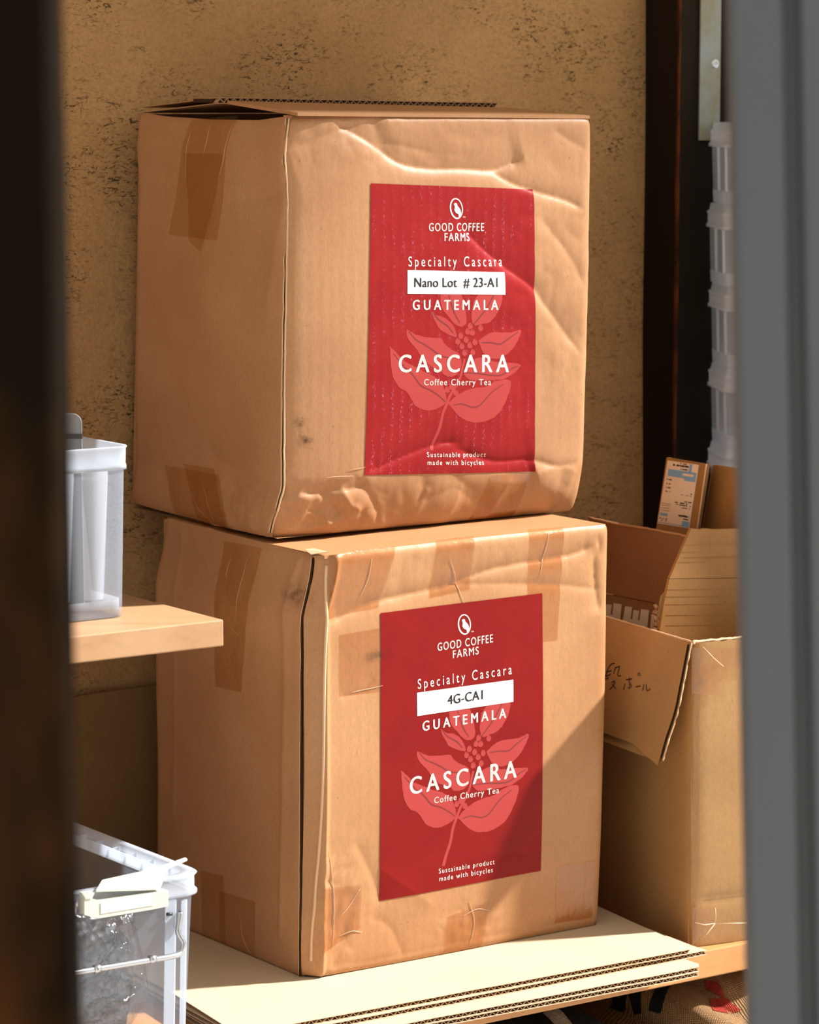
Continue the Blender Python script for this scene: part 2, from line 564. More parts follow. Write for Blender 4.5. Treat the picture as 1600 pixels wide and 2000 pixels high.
# ------------------------------------------------------------------ a crumpled cardboard face: height field over a vertical panel
class Face:
    def __init__(self, H, NR, nb, hL, hR, zB, zT, nu, nv):
        self.H, self.NR, self.nb, self.hL, self.hR, self.zB, self.zT = H, NR, nb, hL, hR, zB, zT
        self.nu, self.nv = nu, nv
        self.U = np.linspace(0, 1, nu + 1); self.V = np.linspace(0, 1, nv + 1)
        self.D = np.zeros((nv + 1, nu + 1))

    def hz(self, u, v):
        z = self.zB(u) + v * (self.zT(u) - self.zB(u))
        h = self.hL(z) + u * (self.hR(z) - self.hL(z))
        return h, z

    def uv_of(self, h, z):
        u = np.clip((h - self.hL(z)) / (self.hR(z) - self.hL(z)), 0, 1)
        v = np.clip((z - self.zB(u)) / (self.zT(u) - self.zB(u)), 0, 1)
        return u, v

    def grids(self):
        uu, vv = np.meshgrid(self.U, self.V)
        return uu, vv, *self.hz(uu, vv)

    def px(self, x, y, dep=0.0):
        """photo pixel -> (h, z) on the undented panel"""
        zz = 1.1
        for _ in range(3):
            p = on_plane(x, y, P0 + self.NR * (float(self.nb(zz)) + dep), self.NR)
            zz = p[2]
        return np.array([(p - P0) @ self.H, p[2]])

    def disp(self, u, v):
        fu = np.clip(u, 0, 1) * self.nu; fv = np.clip(v, 0, 1) * self.nv
        i = np.clip(np.floor(fu).astype(int), 0, self.nu - 1); j = np.clip(np.floor(fv).astype(int), 0, self.nv - 1)
        a, b = fu - i, fv - j
        D = self.D
        return D[j, i] * (1 - a) * (1 - b) + D[j, i + 1] * a * (1 - b) + D[j + 1, i] * (1 - a) * b + D[j + 1, i + 1] * a * b

    def pos(self, h, z, off=0.0):
        h = np.asarray(h, float); z = np.asarray(z, float)
        u, v = self.uv_of(h, z)
        dd = self.disp(u, v) + self.nb(z) + off
        return P0[None, :] + h[:, None] * self.H + dd[:, None] * self.NR + z[:, None] * Z

    def build(self, name, mat, parent):
        uu, vv, hh, zz = self.grids()
        p = P0 + hh[..., None] * self.H + (self.D + self.nb(zz))[..., None] * self.NR + zz[..., None] * Z
        n = self.nu + 1
        faces = [(j * n + i, j * n + i + 1, (j + 1) * n + i + 1, (j + 1) * n + i) for j in range(self.nv) for i in range(self.nu)]
        return mesh(name, p.reshape(-1, 3), faces, mat, parent, True, np.stack([hh.ravel(), zz.ravel()], 1))

    # ---- dents
    def crease(self, pxs, depth, wl, wr, fade=0.12):
        """V groove along a polyline given in photo pixels; wl / wr the widths on its two sides"""
        pts = smooth_line([self.px(*q) for q in pxs], 6) if len(pxs) > 2 else [self.px(*q) for q in pxs]
        uu, vv, hh, zz = self.grids()
        best = np.full(hh.shape, 9.0); side = np.zeros(hh.shape); tt = np.zeros(hh.shape)
        L = [0]
        for a, b in zip(pts[:-1], pts[1:]): L.append(L[-1] + np.linalg.norm(b - a))
        for k in range(len(pts) - 1):
            a, b = pts[k], pts[k + 1]
            ab = b - a; l2 = ab @ ab + 1e-12
            t = np.clip(((hh - a[0]) * ab[0] + (zz - a[1]) * ab[1]) / l2, 0, 1)
            dx, dz = hh - a[0] - t * ab[0], zz - a[1] - t * ab[1]
            d = np.hypot(dx, dz); m = d < best
            best = np.where(m, d, best); side = np.where(m, ab[0] * dz - ab[1] * dx, side)
            tt = np.where(m, (L[k] + t * math.sqrt(l2)) / L[-1], tt)
        w = np.where(side > 0, wl, wr)
        f = np.clip(tt / fade, 0, 1) * np.clip((1 - tt) / fade, 0, 1)
        self.D -= depth * f * np.exp(-best / w)

    def bump_px(self, x, y, rx, ry, amt):
        c = self.px(x, y); e = self.px(x + rx, y); g = self.px(x, y + ry)
        uu, vv, hh, zz = self.grids()
        q = ((hh - c[0]) / (e[0] - c[0])) ** 2 + ((zz - c[1]) / (g[1] - c[1])) ** 2
        self.D += amt * np.exp(-q)

    def mask_px(self, x, y, rx, ry):
        c = self.px(x, y); e = self.px(x + rx, y); g = self.px(x, y + ry)
        uu, vv, hh, zz = self.grids()
        q = ((hh - c[0]) / (e[0] - c[0])) ** 2 + ((zz - c[1]) / (g[1] - c[1])) ** 2
        return np.exp(-q ** 2)

    def crumple(self, scale, amt, mask=None, seed=0.0, ridged=True):
        uu, vv, hh, zz = self.grids()
        out = np.zeros(hh.size)
        mk = None if mask is None else mask.ravel()
        for k, (h, z) in enumerate(zip(hh.ravel(), zz.ravel())):
            if mk is not None and mk[k] < 0.02: continue
            p = Vector((h * scale + seed, z * scale, seed * 1.7))
            if ridged:
                a = abs(noise.noise(p)) + 0.5 * abs(noise.noise(p * 2.1 + Vector((3, 1, 2))))
                out[k] = a - 0.3
            else:
                out[k] = noise.noise(p)
        out = out.reshape(hh.shape)
        self.D += amt * out * (1 if mask is None else mask)

    def round_edges(self, r=0.004, w=0.005, sides='LRTB'):
        uu, vv, hh, zz = self.grids()
        wid = (self.hR(zz) - self.hL(zz)); hei = self.zT(uu) - self.zB(uu)
        for s, dist in (('L', uu * wid), ('R', (1 - uu) * wid), ('B', vv * hei), ('T', (1 - vv) * hei)):
            if s in sides:
                self.D -= r * np.exp(-dist / w)

    # ---- flat things that follow the dents
    def patch(self, name, quad, mat, parent, off=0.0005, nu=16, nv=16, mode='px', label=None):
        """quad: TL, TR, BR, BL"""
        q = [self.px(*c) if mode == 'px' else np.array(c) for c in quad]
        hs, zs, uv = [], [], []
        for j in range(nv + 1):
            for i in range(nu + 1):
                a, b = i / nu, j / nv
                c = (q[0] * (1 - a) + q[1] * a) * (1 - b) + (q[3] * (1 - a) + q[2] * a) * b
                hs.append(c[0]); zs.append(c[1]); uv.append((a, 1 - b) if mat == 'smudge' else (c[0], c[1]))
        p = self.pos(hs, zs, off)
        n = nu + 1
        faces = [(j * n + i, (j + 1) * n + i, (j + 1) * n + i + 1, j * n + i + 1) for j in range(nv) for i in range(nu)]
        o = mesh(name, p, faces, mat, parent, True, uv)
        if label: o['label'] = label
        return o

    def flat2d(self, name, verts2, faces, mat, parent, off, maxlen=0.0028):
        """a flat drawing (h, z) laid on the dents; long edges are split so that it follows them"""
        bm = bmesh.new()
        vs = [bm.verts.new((v[0], v[1], 0)) for v in verts2]
        for f in faces:
            try: bm.faces.new([vs[i] for i in f])
            except ValueError: pass
        bmesh.ops.triangulate(bm, faces=bm.faces[:])
        for _ in range(5):
            es = [e for e in bm.edges if e.calc_length() > maxlen]
            if not es: break
            bmesh.ops.subdivide_edges(bm, edges=es, cuts=1)
            bmesh.ops.triangulate(bm, faces=bm.faces[:])
        bm.verts.index_update()
        v2 = np.array([v.co[:2] for v in bm.verts])
        if len(v2) == 0:
            bm.free(); return None
        fs = []
        for f in bm.faces:
            idx = [v.index for v in f.verts]
            if f.normal.z < 0: idx.reverse()
            fs.append(idx)
        bm.free()
        p = self.pos(v2[:, 0], v2[:, 1], off)
        # outward normals: (h, z) is right-handed with NR when H x Z = NR
        if np.cross(self.H, Z) @ self.NR < 0:
            fs = [list(reversed(f)) for f in fs]
        return mesh(name, p, fs, mat, parent, False, v2)


def stroke2d(pts, w):
    """ribbon polygon strip around a 2-D line"""
    P = [np.array(p, float) for p in pts]
    v, f = [], []
    for i, p in enumerate(P):
        t = P[min(i + 1, len(P) - 1)] - P[max(i - 1, 0)]
        t /= np.linalg.norm(t) + 1e-12
        n = np.array([-t[1], t[0]])
        ww = w[i] if hasattr(w, '__len__') else w
        v += [p + n * ww / 2, p - n * ww / 2]
    for i in range(len(P) - 1):
        f.append((2 * i, 2 * i + 1, 2 * i + 3, 2 * i + 2))
    return v, f


def text2d(body, spacing=1.0, bold=0.0):
    """letters as flat (x, y) polygons, cap height 1, starting at x = 0"""
    def tess(b, sp):
        cu = bpy.data.curves.new('lettering', 'FONT')
        cu.body = b; cu.size = 1.0; cu.space_character = sp; cu.offset = bold; cu.resolution_u = 5
        ob = bpy.data.objects.new('lettering', cu)
        COL.objects.link(ob)
        dg = bpy.context.evaluated_depsgraph_get(); dg.update()
        me = bpy.data.meshes.new_from_object(ob.evaluated_get(dg))
        v = np.array([x.co[:2] for x in me.vertices]); f = [tuple(p.vertices) for p in me.polygons]
        bpy.data.objects.remove(ob); bpy.data.curves.remove(cu); bpy.data.meshes.remove(me)
        return v, f
    vh, _ = tess('H', 1.0)
    cap = vh[:, 1].max() - vh[:, 1].min()
    v, f = tess(body, spacing)
    v = v - np.array([v[:, 0].min(), vh[:, 1].min()])
    return v / cap, f


# ================================================================== the setting
WD = -0.43                                   # the wall stands 43 cm behind the boxes' front
SHELF = 0.679
ZS = 0.700                                   # top of the flattened cardboard


def build_wall():
    ns, nz = 150, 120
    s = np.linspace(-2.6, 3.2, ns + 1); z = np.linspace(0, 2.75, nz + 1)
    v = []
    for zz in z:
        for ss in s:
            v.append(W(ss, WD + 0.006 * noise.noise(Vector((ss * 3, zz * 3, 1))), zz))
    n = ns + 1
    f = [(j * n + i, j * n + i + 1, (j + 1) * n + i + 1, (j + 1) * n + i) for j in range(nz) for i in range(ns)]
    o = mesh('wall_back', v, f, 'plaster', None, True)
    o['kind'] = 'structure'
    o['label'] = 'ochre earthen plaster wall with dark straw flecks behind the boxes'
    return o


build_wall()
v, f = box_vf(-6, 7, -0.5, 7, -0.1, 0.0)
props(mesh('floor', v, f, 'concrete'), 'pale concrete ground', None, None, 'structure')
# the eave over the shelves keeps the sun off the wall and off the top of the upper box
EAVE_D = 0.45
EAVE_Z = 1.592 + (EAVE_D + 0.079) / 0.34 * math.tan(math.radians(39))
v, f = box_vf(-2.6, 3.2, WD - 0.1, EAVE_D, EAVE_Z, EAVE_Z + 0.05)
props(mesh('ceiling', v, f, 'roof_wood'), 'boarded eave above the shelves', None, None, 'structure')

# timber posts standing on the wall at the right
wallN = N


def wall_s(px, d, py=500):
    p = on_plane(px, py, W(0, d, 0), N)
    return SD(p)[0]


sa = wall_s(1259, WD)
PD = WD + 0.03
lo_, hi_ = WD + 0.01, WD + 0.2
for _ in range(30):
    PD = (lo_ + hi_) / 2
    if wall_s(1322, PD) > sa: lo_ = PD
    else: hi_ = PD
sd_ = sa + 0.16


def post(name, s0, s1, d0, d1, mat, label, wob=0.002, seed=0):
    n = 60
    v, f = [], []
    for k in range(n + 1):
        z = 2.7 * k / n
        a = s0 + wob * noise.noise(Vector((seed, 0, z * 4)))
        v += [W(a, d0, z), W(a, d1, z), W(s1, d1, z), W(s1, d0, z)]
    for k in range(n):
        for i in range(4):
            j = (i + 1) % 4
            f.append((4 * k + i, 4 * k + j, 4 * k + 4 + j, 4 * k + 4 + i))
    f += [(0, 3, 2, 1), (4 * n, 4 * n + 1, 4 * n + 2, 4 * n + 3)]
    return props(mesh(name, v, f, mat), label, None, None, 'structure')


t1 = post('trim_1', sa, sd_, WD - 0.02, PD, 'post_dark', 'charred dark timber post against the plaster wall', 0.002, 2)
v, f = [], []
for k in range(81):
    z = 2.7 * k / 80
    w = 0.0015 + 0.003 * max(0, noise.noise(Vector((8, 3, z * 9))) + 0.3)
    wz = 0.002 * noise.noise(Vector((2, 0, z * 4)))
    v += [W(sa + wz - 0.0006, PD - 0.001 - w, z), W(sa + wz - 0.0006, PD + 0.0008, z), W(sa + wz + 0.001 + w * 0.6, PD + 0.0008, z)]
for k in range(80):
    for i in range(2):
        f.append((3 * k + i, 3 * k + i + 1, 3 * k + 4 + i, 3 * k + 3 + i))
props(mesh('trim_2', v, f, 'worn_edge'), 'worn orange arris of the dark post', None, None, 'structure')

# galvanised strip screwed to the black post
ST = PD + 0.0005
a0, a1 = wall_s(1368, ST + 0.003, 130), wall_s(1408, ST + 0.003, 130)
zb_ = on_plane(1388, 274, W(0, ST, 0), N)[2]
strip = thing('metal_strip', W((a0 + a1) / 2, ST, zb_), 'galvanised metal strip with one screw on the dark post', 'metal strip')
v, f = box_vf(a0, a1, ST, ST + 0.003, zb_, 2.5)
bevel(mesh('plate', v, f, 'galv', strip), 0.0006)
pc = on_plane(1397, 124, W(0, ST + 0.003, 0), N)
vv, ff = [], []
for r, dd in ((0.0062, 0.0), (0.0055, 0.0014), (0.0026, 0.0016), (0.002, 0.0006)):
    for k in range(20):
        an = 2 * math.pi * k / 20
        vv.append(pc + A * r * math.cos(an) + Z * r * math.sin(an) + N * dd)
for j in range(3):
    for k in range(20):
        ff.append((j * 20 + k, j * 20 + (k + 1) % 20, (j + 1) * 20 + (k + 1) % 20, (j + 1) * 20 + k))
ff.append(tuple(60 + k for k in range(20)))
mesh('screw', vv, ff, 'steel', strip, True)

# foreground: dark timber post on the left, grey door leaf on the right
YP = 1.42
pt, pb = atY(124, 0, YP + 0.05), atY(160, 2000, YP + 0.05)
lean = (pb[0] - pt[0]) / (pb[2] - pt[2])


def xe(z): return pt[0] + lean * (z - pt[2])


v, f = [], []
npz = 40
for k in range(npz + 1):
    z = 2.6 * k / npz
    x1 = xe(z) + 0.0008 * noise.noise(Vector((1, 2, z * 8)))
    v += [(x1 - 0.14, YP, z), (x1 - 0.004, YP, z), (x1, YP + 0.004, z), (x1, YP + 0.05, z), (x1 - 0.14, YP + 0.05, z)]
for k in range(npz):
    for i in range(5):
        j = (i + 1) % 5
        f.append((5 * k + i, 5 * k + j, 5 * k + 5 + j, 5 * k + 5 + i))
f += [(4, 3, 2, 1, 0), tuple(5 * npz + i for i in range(5))]
props(mesh('wooden_post', v, f, 'fore_post'), 'dark wooden post out of focus at the left edge', 'post')

YD = 1.75
dt, db = atY(1416, 0, YD + 0.035), atY(1456, 2000, YD + 0.035)
dl = (db[0] - dt[0]) / (db[2] - dt[2])
gx = (atY(1530, 0, YD)[0] - dt[0], atY(1562, 0, YD)[0] - dt[0])
door = bpy.data.objects.new('door_1', None); COL.objects.link(door)
door.location = (dt[0] + dl * (0 - dt[2]) + 0.2, YD, 0)
props(door, 'grey painted door leaf out of focus at the right edge', None, None, 'structure')


def door_piece(name, x0, x1, y0, y1, mat, bev=0.004):
    v = []
    for z in (0.0, 2.4):
        xo = dt[0] + dl * (z - dt[2])
        v += [(xo + x0, YD + y0, z), (xo + x1, YD + y0, z), (xo + x1, YD + y1, z), (xo + x0, YD + y1, z)]
    return bevel(mesh(name, v, BOXF, mat, door), bev, 3)


door_piece('stile', 0, gx[0], 0, 0.035, 'door')
door_piece('groove', gx[0] - 0.001, gx[1] + 0.001, 0.008, 0.03, 'door_groove', 0.001)
door_piece('panel', gx[1], 1.3, 0.002, 0.035, 'door')  # leaf widened beyond the view so it keeps sun off the left post

# ================================================================== shelves
o = mesh('shelf_board', *box_vf(-1.3, 1.3, WD + 0.001, SD(atZ(1400, 1853, SHELF))[1], SHELF - 0.031, SHELF), 'shelf_wood')
bevel(o, 0.0015)
props(o, 'long orange wooden shelf board carrying the cardboard boxes', 'shelf')
LZ = 1.085
ls, ld = SD(atZ(437, 1210, LZ))
o = mesh('shelf_board', *box_vf(-1.3, ls, WD + 0.001, ld, LZ - 0.0275, LZ), 'pine')
bevel(o, 0.0015)
props(o, 'sunlit pale pine shelf board ending beside the stacked boxes', 'shelf')

# ================================================================== label artwork (shared by both boxes), in photo pixels of the upper label
LXL = lambda y: np.interp(y, [358, 927], [722, 711]); LXR = lambda y: np.interp(y, [370, 920], [1041, 1043])
LYT = lambda x: np.interp(x, [722, 1041], [358, 370]); LYB = lambda x: np.interp(x, [710, 1043], [927, 920])


def lab(x, y):
    return np.array([(x - LXL(y)) / (LXR(y) - LXL(y)), (y - LYT(x)) / (LYB(x) - LYT(x))])


c3 = lambda x, y: (680 + x / 4, 580 + y / 4)
c2 = lambda x, y: (680 + x / 4, 330 + y / 4)
LEAVES = [
    (c3, [(300, 370), (345, 415), (400, 480), (470, 520), (560, 570), (640, 610), (700, 660), (730, 740), (735, 810), (690, 850), (620, 875), (560, 870), (500, 840), (470, 790), (430, 730), (370, 690), (325, 610), (310, 500)],
     [(330, 430), (400, 520), (480, 600), (540, 680), (620, 720), (690, 770), (730, 810)]),
    (c3, [(430, 240), (480, 270), (540, 295), (610, 305), (690, 310), (720, 350), (770, 395), (830, 430), (850, 480), (850, 540), (820, 590), (770, 610), (720, 600), (680, 560), (600, 520), (540, 450), (500, 390), (450, 330), (430, 280)],
     [(450, 260), (500, 320), (560, 355), (620, 395), (680, 440), (740, 460), (800, 460)]),
    (c3, [(620, 95), (660, 130), (720, 150), (770, 190), (800, 240), (815, 300), (770, 290), (720, 265), (680, 235), (655, 190), (630, 140)],
     [(635, 110), (670, 160), (710, 190), (750, 220), (790, 270)]),
    (c2, [(775, 770), (800, 830), (840, 920), (860, 1000), (885, 1100), (892, 1180), (870, 1215), (840, 1220), (800, 1200), (750, 1140), (705, 1080), (688, 1000), (700, 900), (740, 820)],
     [(750, 960), (780, 1060), (800, 1120), (840, 1190)]),
    (c2, [(1190, 860), (1182, 950), (1165, 1050), (1130, 1120), (1080, 1180), (1020, 1200), (950, 1210), (930, 1150), (935, 1080), (960, 1000), (1050, 920)],
     [(1130, 930), (1060, 1060), (1000, 1140), (945, 1205)]),
    (c3, [(985, 330), (1040, 290), (1100, 265), (1180, 265), (1250, 265), (1325, 245), (1310, 310), (1270, 380), (1220, 430), (1160, 465), (1100, 470), (1050, 450), (1010, 400)],
     [(1010, 345), (1090, 345), (1160, 355), (1230, 310), (1310, 260)]),
    (c3, [(870, 590), (900, 530), (960, 470), (1040, 460), (1100, 490), (1200, 500), (1320, 515), (1300, 560), (1250, 600), (1180, 630), (1080, 640), (980, 640), (910, 630)],
     [(880, 580), (980, 585), (1100, 600), (1180, 595), (1250, 550), (1310, 525)]),
    (c3, [(750, 820), (790, 780), (840, 745), (900, 715), (960, 700), (1040, 690), (1100, 660), (1170, 635), (1245, 645), (1240, 720), (1200, 820), (1150, 900), (1080, 950), (1000, 970), (920, 965), (850, 930), (800, 880)],
     [(790, 835), (860, 825), (940, 850), (1000, 835), (1060, 770), (1110, 720), (1190, 670)]),
]
STEM = [(878, 470), (862, 540), (845, 610), (805, 690), (765, 760), (738, 830), (712, 900), (690, 1010), (655, 1110), (632, 1190)]
BERRIES = [(920, 215), (1002, 230), (900, 258), (937, 266), (846, 290), (888, 322), (957, 340), (823, 335), (855, 372), (917, 366), (876, 425), (941, 420), (742, 712), (810, 738), (775, 690)]
TEXTS = [  # words, x0, x1, cap top, baseline (photo pixels of the upper label), spacing, weight (metres added to the strokes)
    ('GOOD COFFEE', 831, 940, 434.5, 450, 1.22, 0.00025),
    ('FARMS', 861, 911.5, 454, 469, 1.22, 0.00025),
    ('Specialty Cascara', 791, 977, 499, 518, 1.5, 0.0),
    ('GUATEMALA', 799.5, 965, 583.5, 602.5, 1.6, 0.0006),
    ('CASCARA', 773, 987, 690.5, 724, 1.45, 0.0009),
    ('Coffee Cherry Tea', 821, 951.5, 737.5, 749.5, 1.2, 0.0002),
    ('Sustainable product', 829, 945, 881.5, 891, 1.3, 0.0),
    ('made with bicycles', 830, 941, 897, 906.5, 1.3, 0.0),
]


def make_label(face, box, quad, mat, lot, lotx, off=0.0006):
    q = [np.array(c) for c in quad]          # (h, z): TL TR BR BL

    def L(a, b):
        return (q[0] * (1 - a) + q[1] * a) * (1 - b) + (q[3] * (1 - a) + q[2] * a) * b

    def P(x, y):
        return L(*lab(x, y))
    lb = face.patch('label', quad, mat, box, off, 170, 240, 'hz', 'red printed paper label with pink leaf drawing')
    o1, o2, o3 = off + 0.00012, off + 0.0002, off + 0.00026
    for cf, poly, vein in LEAVES:
        pts = smooth_line([P(*cf(*p)) for p in poly + [poly[0]]], 4)[:-1]
        rag = []
        for i, p in enumerate(pts):
            rag.append(p + np.array([noise.noise(Vector((i * 2.3, p[0] * 900, 1))), noise.noise(Vector((i * 1.9, p[1] * 900, 5)))]) * 0.0008)
        face.flat2d('leaf_print', rag, [tuple(range(len(rag)))], 'leaf_print', lb, o1)
        vl = smooth_line([P(*cf(*p)) for p in vein], 5)
        n = len(vl)
        v, f = stroke2d(vl, [0.0016 * (0.35 + 0.65 * math.sin(math.pi * (0.1 + 0.8 * i / n))) for i in range(n)])
        face.flat2d('vein_print', v, f, 'vein_print', lb, o2)
    sl = smooth_line([P(*c3(*p)) for p in STEM], 5)
    v, f = stroke2d(sl, [0.0028 + 0.0012 * i / len(sl) for i in range(len(sl))])
    face.flat2d('stem_print', v, f, 'leaf_print', lb, o1)
    for bx, by in BERRIES:
        ring = [P(*c3(bx + 20 * math.cos(t) * (1 + .1 * math.sin(3 * t)), by + 26 * math.sin(t))) for t in np.linspace(0, 2 * math.pi, 14, endpoint=False)]
        face.flat2d('berry_print', ring, [tuple(range(14))], 'leaf_print', lb, o1 + 0.00004)
        tip = [P(*c3(bx + 5, by - 22)), P(*c3(bx + 7, by - 10))]
        v, f = stroke2d(tip, 0.0008)
        face.flat2d('berry_mark', v, f, 'vein_print', lb, o2)
    # logo: a bird inside an oval ring
    ro, ri = [], []
    for t in np.linspace(0, 2 * math.pi, 40, endpoint=False):
        x, y = math.cos(t), math.sin(t)
        ro.append(P(*c2(818 + 51 * x + 6 * y, 306 + 81 * y))); ri.append(P(*c2(819 + 42 * x + 6 * y, 305 + 71 * y)))
    face.flat2d('logo_ring', ro + ri, [(k, (k + 1) % 40, 40 + (k + 1) % 40, 40 + k) for k in range(40)], 'print_white', lb, o3)
    bird = [(798, 272), (808, 262), (822, 266), (826, 284), (838, 298), (850, 318), (855, 342), (850, 366), (841, 378), (836, 366), (835, 350), (824, 345), (810, 334), (802, 316), (806, 296), (803, 280)]
    face.flat2d('logo_bird', [P(*c2(*p)) for p in bird], [tuple(range(len(bird)))], 'print_white', lb, o3)

    def put(words, x0, x1, y0, y1, sp, bold, m, offz):
        t, fc = text2d(words, sp, 0.0)
        w = t[:, 0].max()
        vv = [P(x0 + (x1 - x0) * p[0] / w, y1 - (y1 - y0) * p[1]) for p in t]
        if bold:                              # heavier strokes: the letters once more, a hair to the side
            n0 = len(vv)
            vv = [p - np.array([bold / 2, 0]) for p in vv] + [p + np.array([bold / 2, bold / 3]) for p in vv]
            fc = list(fc) + [tuple(i + n0 for i in q) for q in fc]
        face.flat2d('lettering', vv, fc, m, lb, offz, 0.004)
    for a in TEXTS:
        put(*a, 'print_white', o3)
    put('TM', 897.5, 902.5, 421.5, 424.5, 1.0, 0.0, 'print_white', o3)
    st = face.patch('sticker', [P(789, 525), P(980, 529.5), P(980, 573), P(789, 571)], 'sticker', lb, off + 0.00034, 60, 16, 'hz')
    put(lot, lotx[0], lotx[1], 540.5, 558.5, 1.05, 0.0009, 'ink_black', off + 0.00048)
    return lb


def strand(face, parent, pxs, r=0.0006, mat='tape_highlight', name='crease_highlight'):  # thin pale tube standing in for a wrinkle's highlight
    pts = smooth_line([face.px(*p) for p in pxs], 6)
    p3 = face.pos([p[0] for p in pts], [p[1] for p in pts], 0.0006)
    n = len(p3)
    v, f = tube_vf(list(p3), [0.6 * r * (0.3 + 0.7 * math.sin(math.pi * (i + .5) / n)) for i in range(n)], 5)
    return mesh(name, v, f, mat, parent, True)


def flute_ribbon(p_line, depth_vec, t, period, amp=None, thick=0.0007):
    """zigzag paper between two liners along a polyline of world points at mid height"""
    amp = amp or t / 2 - 0.0006
    L = [0]
    for a, b in zip(p_line[:-1], p_line[1:]): L.append(L[-1] + np.linalg.norm(np.array(b) - np.array(a)))
    P = np.array(p_line)
    n = int(L[-1] / period * 2)
    v, f = [], []
    for k in range(n + 1):
        x = L[-1] * k / n + random.uniform(-0.1, 0.1) * period
        c = np.array([np.interp(x, L, P[:, i]) for i in range(3)])
        sgn = amp if k % 2 else -amp
        q = c + Z * sgn
        v += [q - Z * thick / 2, q + Z * thick / 2, q - Z * thick / 2 + depth_vec, q + Z * thick / 2 + depth_vec]
    for k in range(n):
        a, b = 4 * k, 4 * k + 4
        f += [(a, b, b + 1, a + 1), (a + 1, b + 1, b + 3, a + 3), (a, a + 2, b + 2, b)]
    return v, f


# ================================================================== upper carton
def upper_box():
    sL = interp([(1.14, 0.030), (1.17, 0.030), (1.20, 0.036), (1.3, 0.036), (1.5, 0.040), (1.555, 0.036), (1.60, 0.043)])
    sR = interp([(1.14, 0.425), (1.60, 0.430)])
    dF = interp([(1.14, -0.085), (1.60, -0.079)])
    box = thing('cardboard_box', W(0.23, -0.24, 1.149), 'battered brown carton with the Nano Lot label, on top of the other carton', 'cardboard box', 'labelled cartons')
    zb = lambda u: 1.1495 + 0 * u
    # lit face
    zt = interp([(0, 1.591), (0.05, 1.5925), (0.5, 1.590), (1, 1.5865)])
    fr = Face(A, N, dF, sL, sR, zb, zt, 190, 210)
    uu, vv, hh, zz = fr.grids()
    hr = hh - sL(zz)
    fr.D -= 0.013 * np.clip(1 - hr / 0.105, 0, 1) ** 2            # the panel turns away towards its left edge
    fr.D += 0.004 * np.sin(np.pi * np.clip(vv, 0, 1))
    fr.D -= 0.016 * np.clip((1.213 - zz) / 0.064, 0, 1) ** 1.5     # squashed foot of the carton
    fr.D -= 0.003 * np.clip((zz - 1.585) / 0.008, 0, 1)
    fr.crease([(572, 296), (640, 264), (700, 243), (760, 232)], 0.0035, 0.006, 0.022)
    fr.crease([(655, 236), (700, 262), (742, 291), (785, 320), (840, 330), (900, 330), (960, 333), (1000, 320), (1024, 311)], 0.0050, 0.022, 0.005, 0.05)
    fr.crease([(955, 332), (1000, 358), (1045, 374), (1105, 392), (1143, 412)], 0.0030, 0.008, 0.004)
    fr.crease([(885, 425), (930, 475), (975, 515), (1035, 560), (1065, 600), (1138, 700)], 0.0034, 0.022, 0.006)
    fr.crease([(855, 300), (760, 280), (740, 290)], 0.0012, 0.005, 0.004)
    fr.crease([(1080, 250), (1115, 275), (1145, 290)], 0.0014, 0.006, 0.006)
    fr.crease([(1050, 420), (1110, 500), (1140, 560)], 0.0014, 0.010, 0.006)
    fr.crease([(712, 925), (790, 890), (860, 866), (900, 866)], 0.0030, 0.010, 0.004)
    fr.crease([(880, 872), (960, 900), (1035, 898), (1085, 910), (1125, 900)], 0.0030, 0.006, 0.006)
    fr.crease([(560, 970), (640, 962), (700, 952), (716, 935)], 0.0028, 0.008, 0.004)
    fr.crease([(1035, 930), (1090, 912), (1128, 925)], -0.004, 0.02, 0.03)
    fr.crease([(740, 1000), (820, 1035), (960, 1030), (1120, 985)], 0.0015, 0.008, 0.008)
    fr.bump_px(660, 800, 90, 250, -0.0015)
    fr.bump_px(1080, 960, 50, 40, 0.006)
    fr.crumple(17, 0.005, fr.mask_px(650, 1005, 110, 46), 3.1)
    for ln, dp in (([(566, 955), (577, 985), (569, 994)], 0.003), ([(600, 998), (622, 1004), (644, 1013), (658, 1032)], -0.004), ([(635, 958), (659, 986), (674, 1008)], 0.0045), ([(668, 950), (687, 985), (700, 992), (714, 1002)], -0.004),
                   ([(567, 992), (609, 1000), (640, 996)], 0.004), ([(566, 1034), (590, 1043), (640, 1030), (702, 1008)], -0.0035), ([(700, 940), (722, 962), (746, 1000), (752, 1032)], 0.0035), ([(590, 965), (612, 975), (640, 972)], -0.003),
                   ([(840, 950), (826, 1000), (818, 1036)], -0.0018), ([(905, 940), (892, 1000), (880, 1030)], -0.0016), ([(1000, 930), (980, 980), (962, 1020)], -0.002)):
        fr.crease(ln, dp * 0.7, 0.004, 0.008)
    fr.crumple(16, 0.0045, fr.mask_px(880, 985, 330, 60), 7.7)
    fr.crumple(9, 0.0016, None, 1.3, False)
    fr.crumple(26, 0.0022, fr.mask_px(760, 275, 230, 60), 5.2)
    fr.crumple(22, 0.0016, fr.mask_px(1080, 560, 120, 260), 9.9)
    fr.round_edges(0.004, 0.004)
    fr.build('front_panel', 'kraft', box)
    # shaded face
    dB = interp([(1.14, -0.408), (1.60, -0.400)])
    dFe = lambda z: dF(z) - 0.012 - 0.018 * np.clip((1.213 - z) / 0.064, 0, 1) ** 1.5
    le = Face(N, -A, lambda z: -sL(z), dB, dFe, lambda u: 1.1495 + 0.006 * (1 - u) ** 2, interp([(0, 1.592), (0.2, 1.588), (0.5, 1.5855), (0.8, 1.5855), (1, 1.5905)]), 110, 150)
    uu, vv, hh, zz = le.grids()
    le.D += 0.004 * np.sin(np.pi * uu) * np.sin(np.pi * vv)
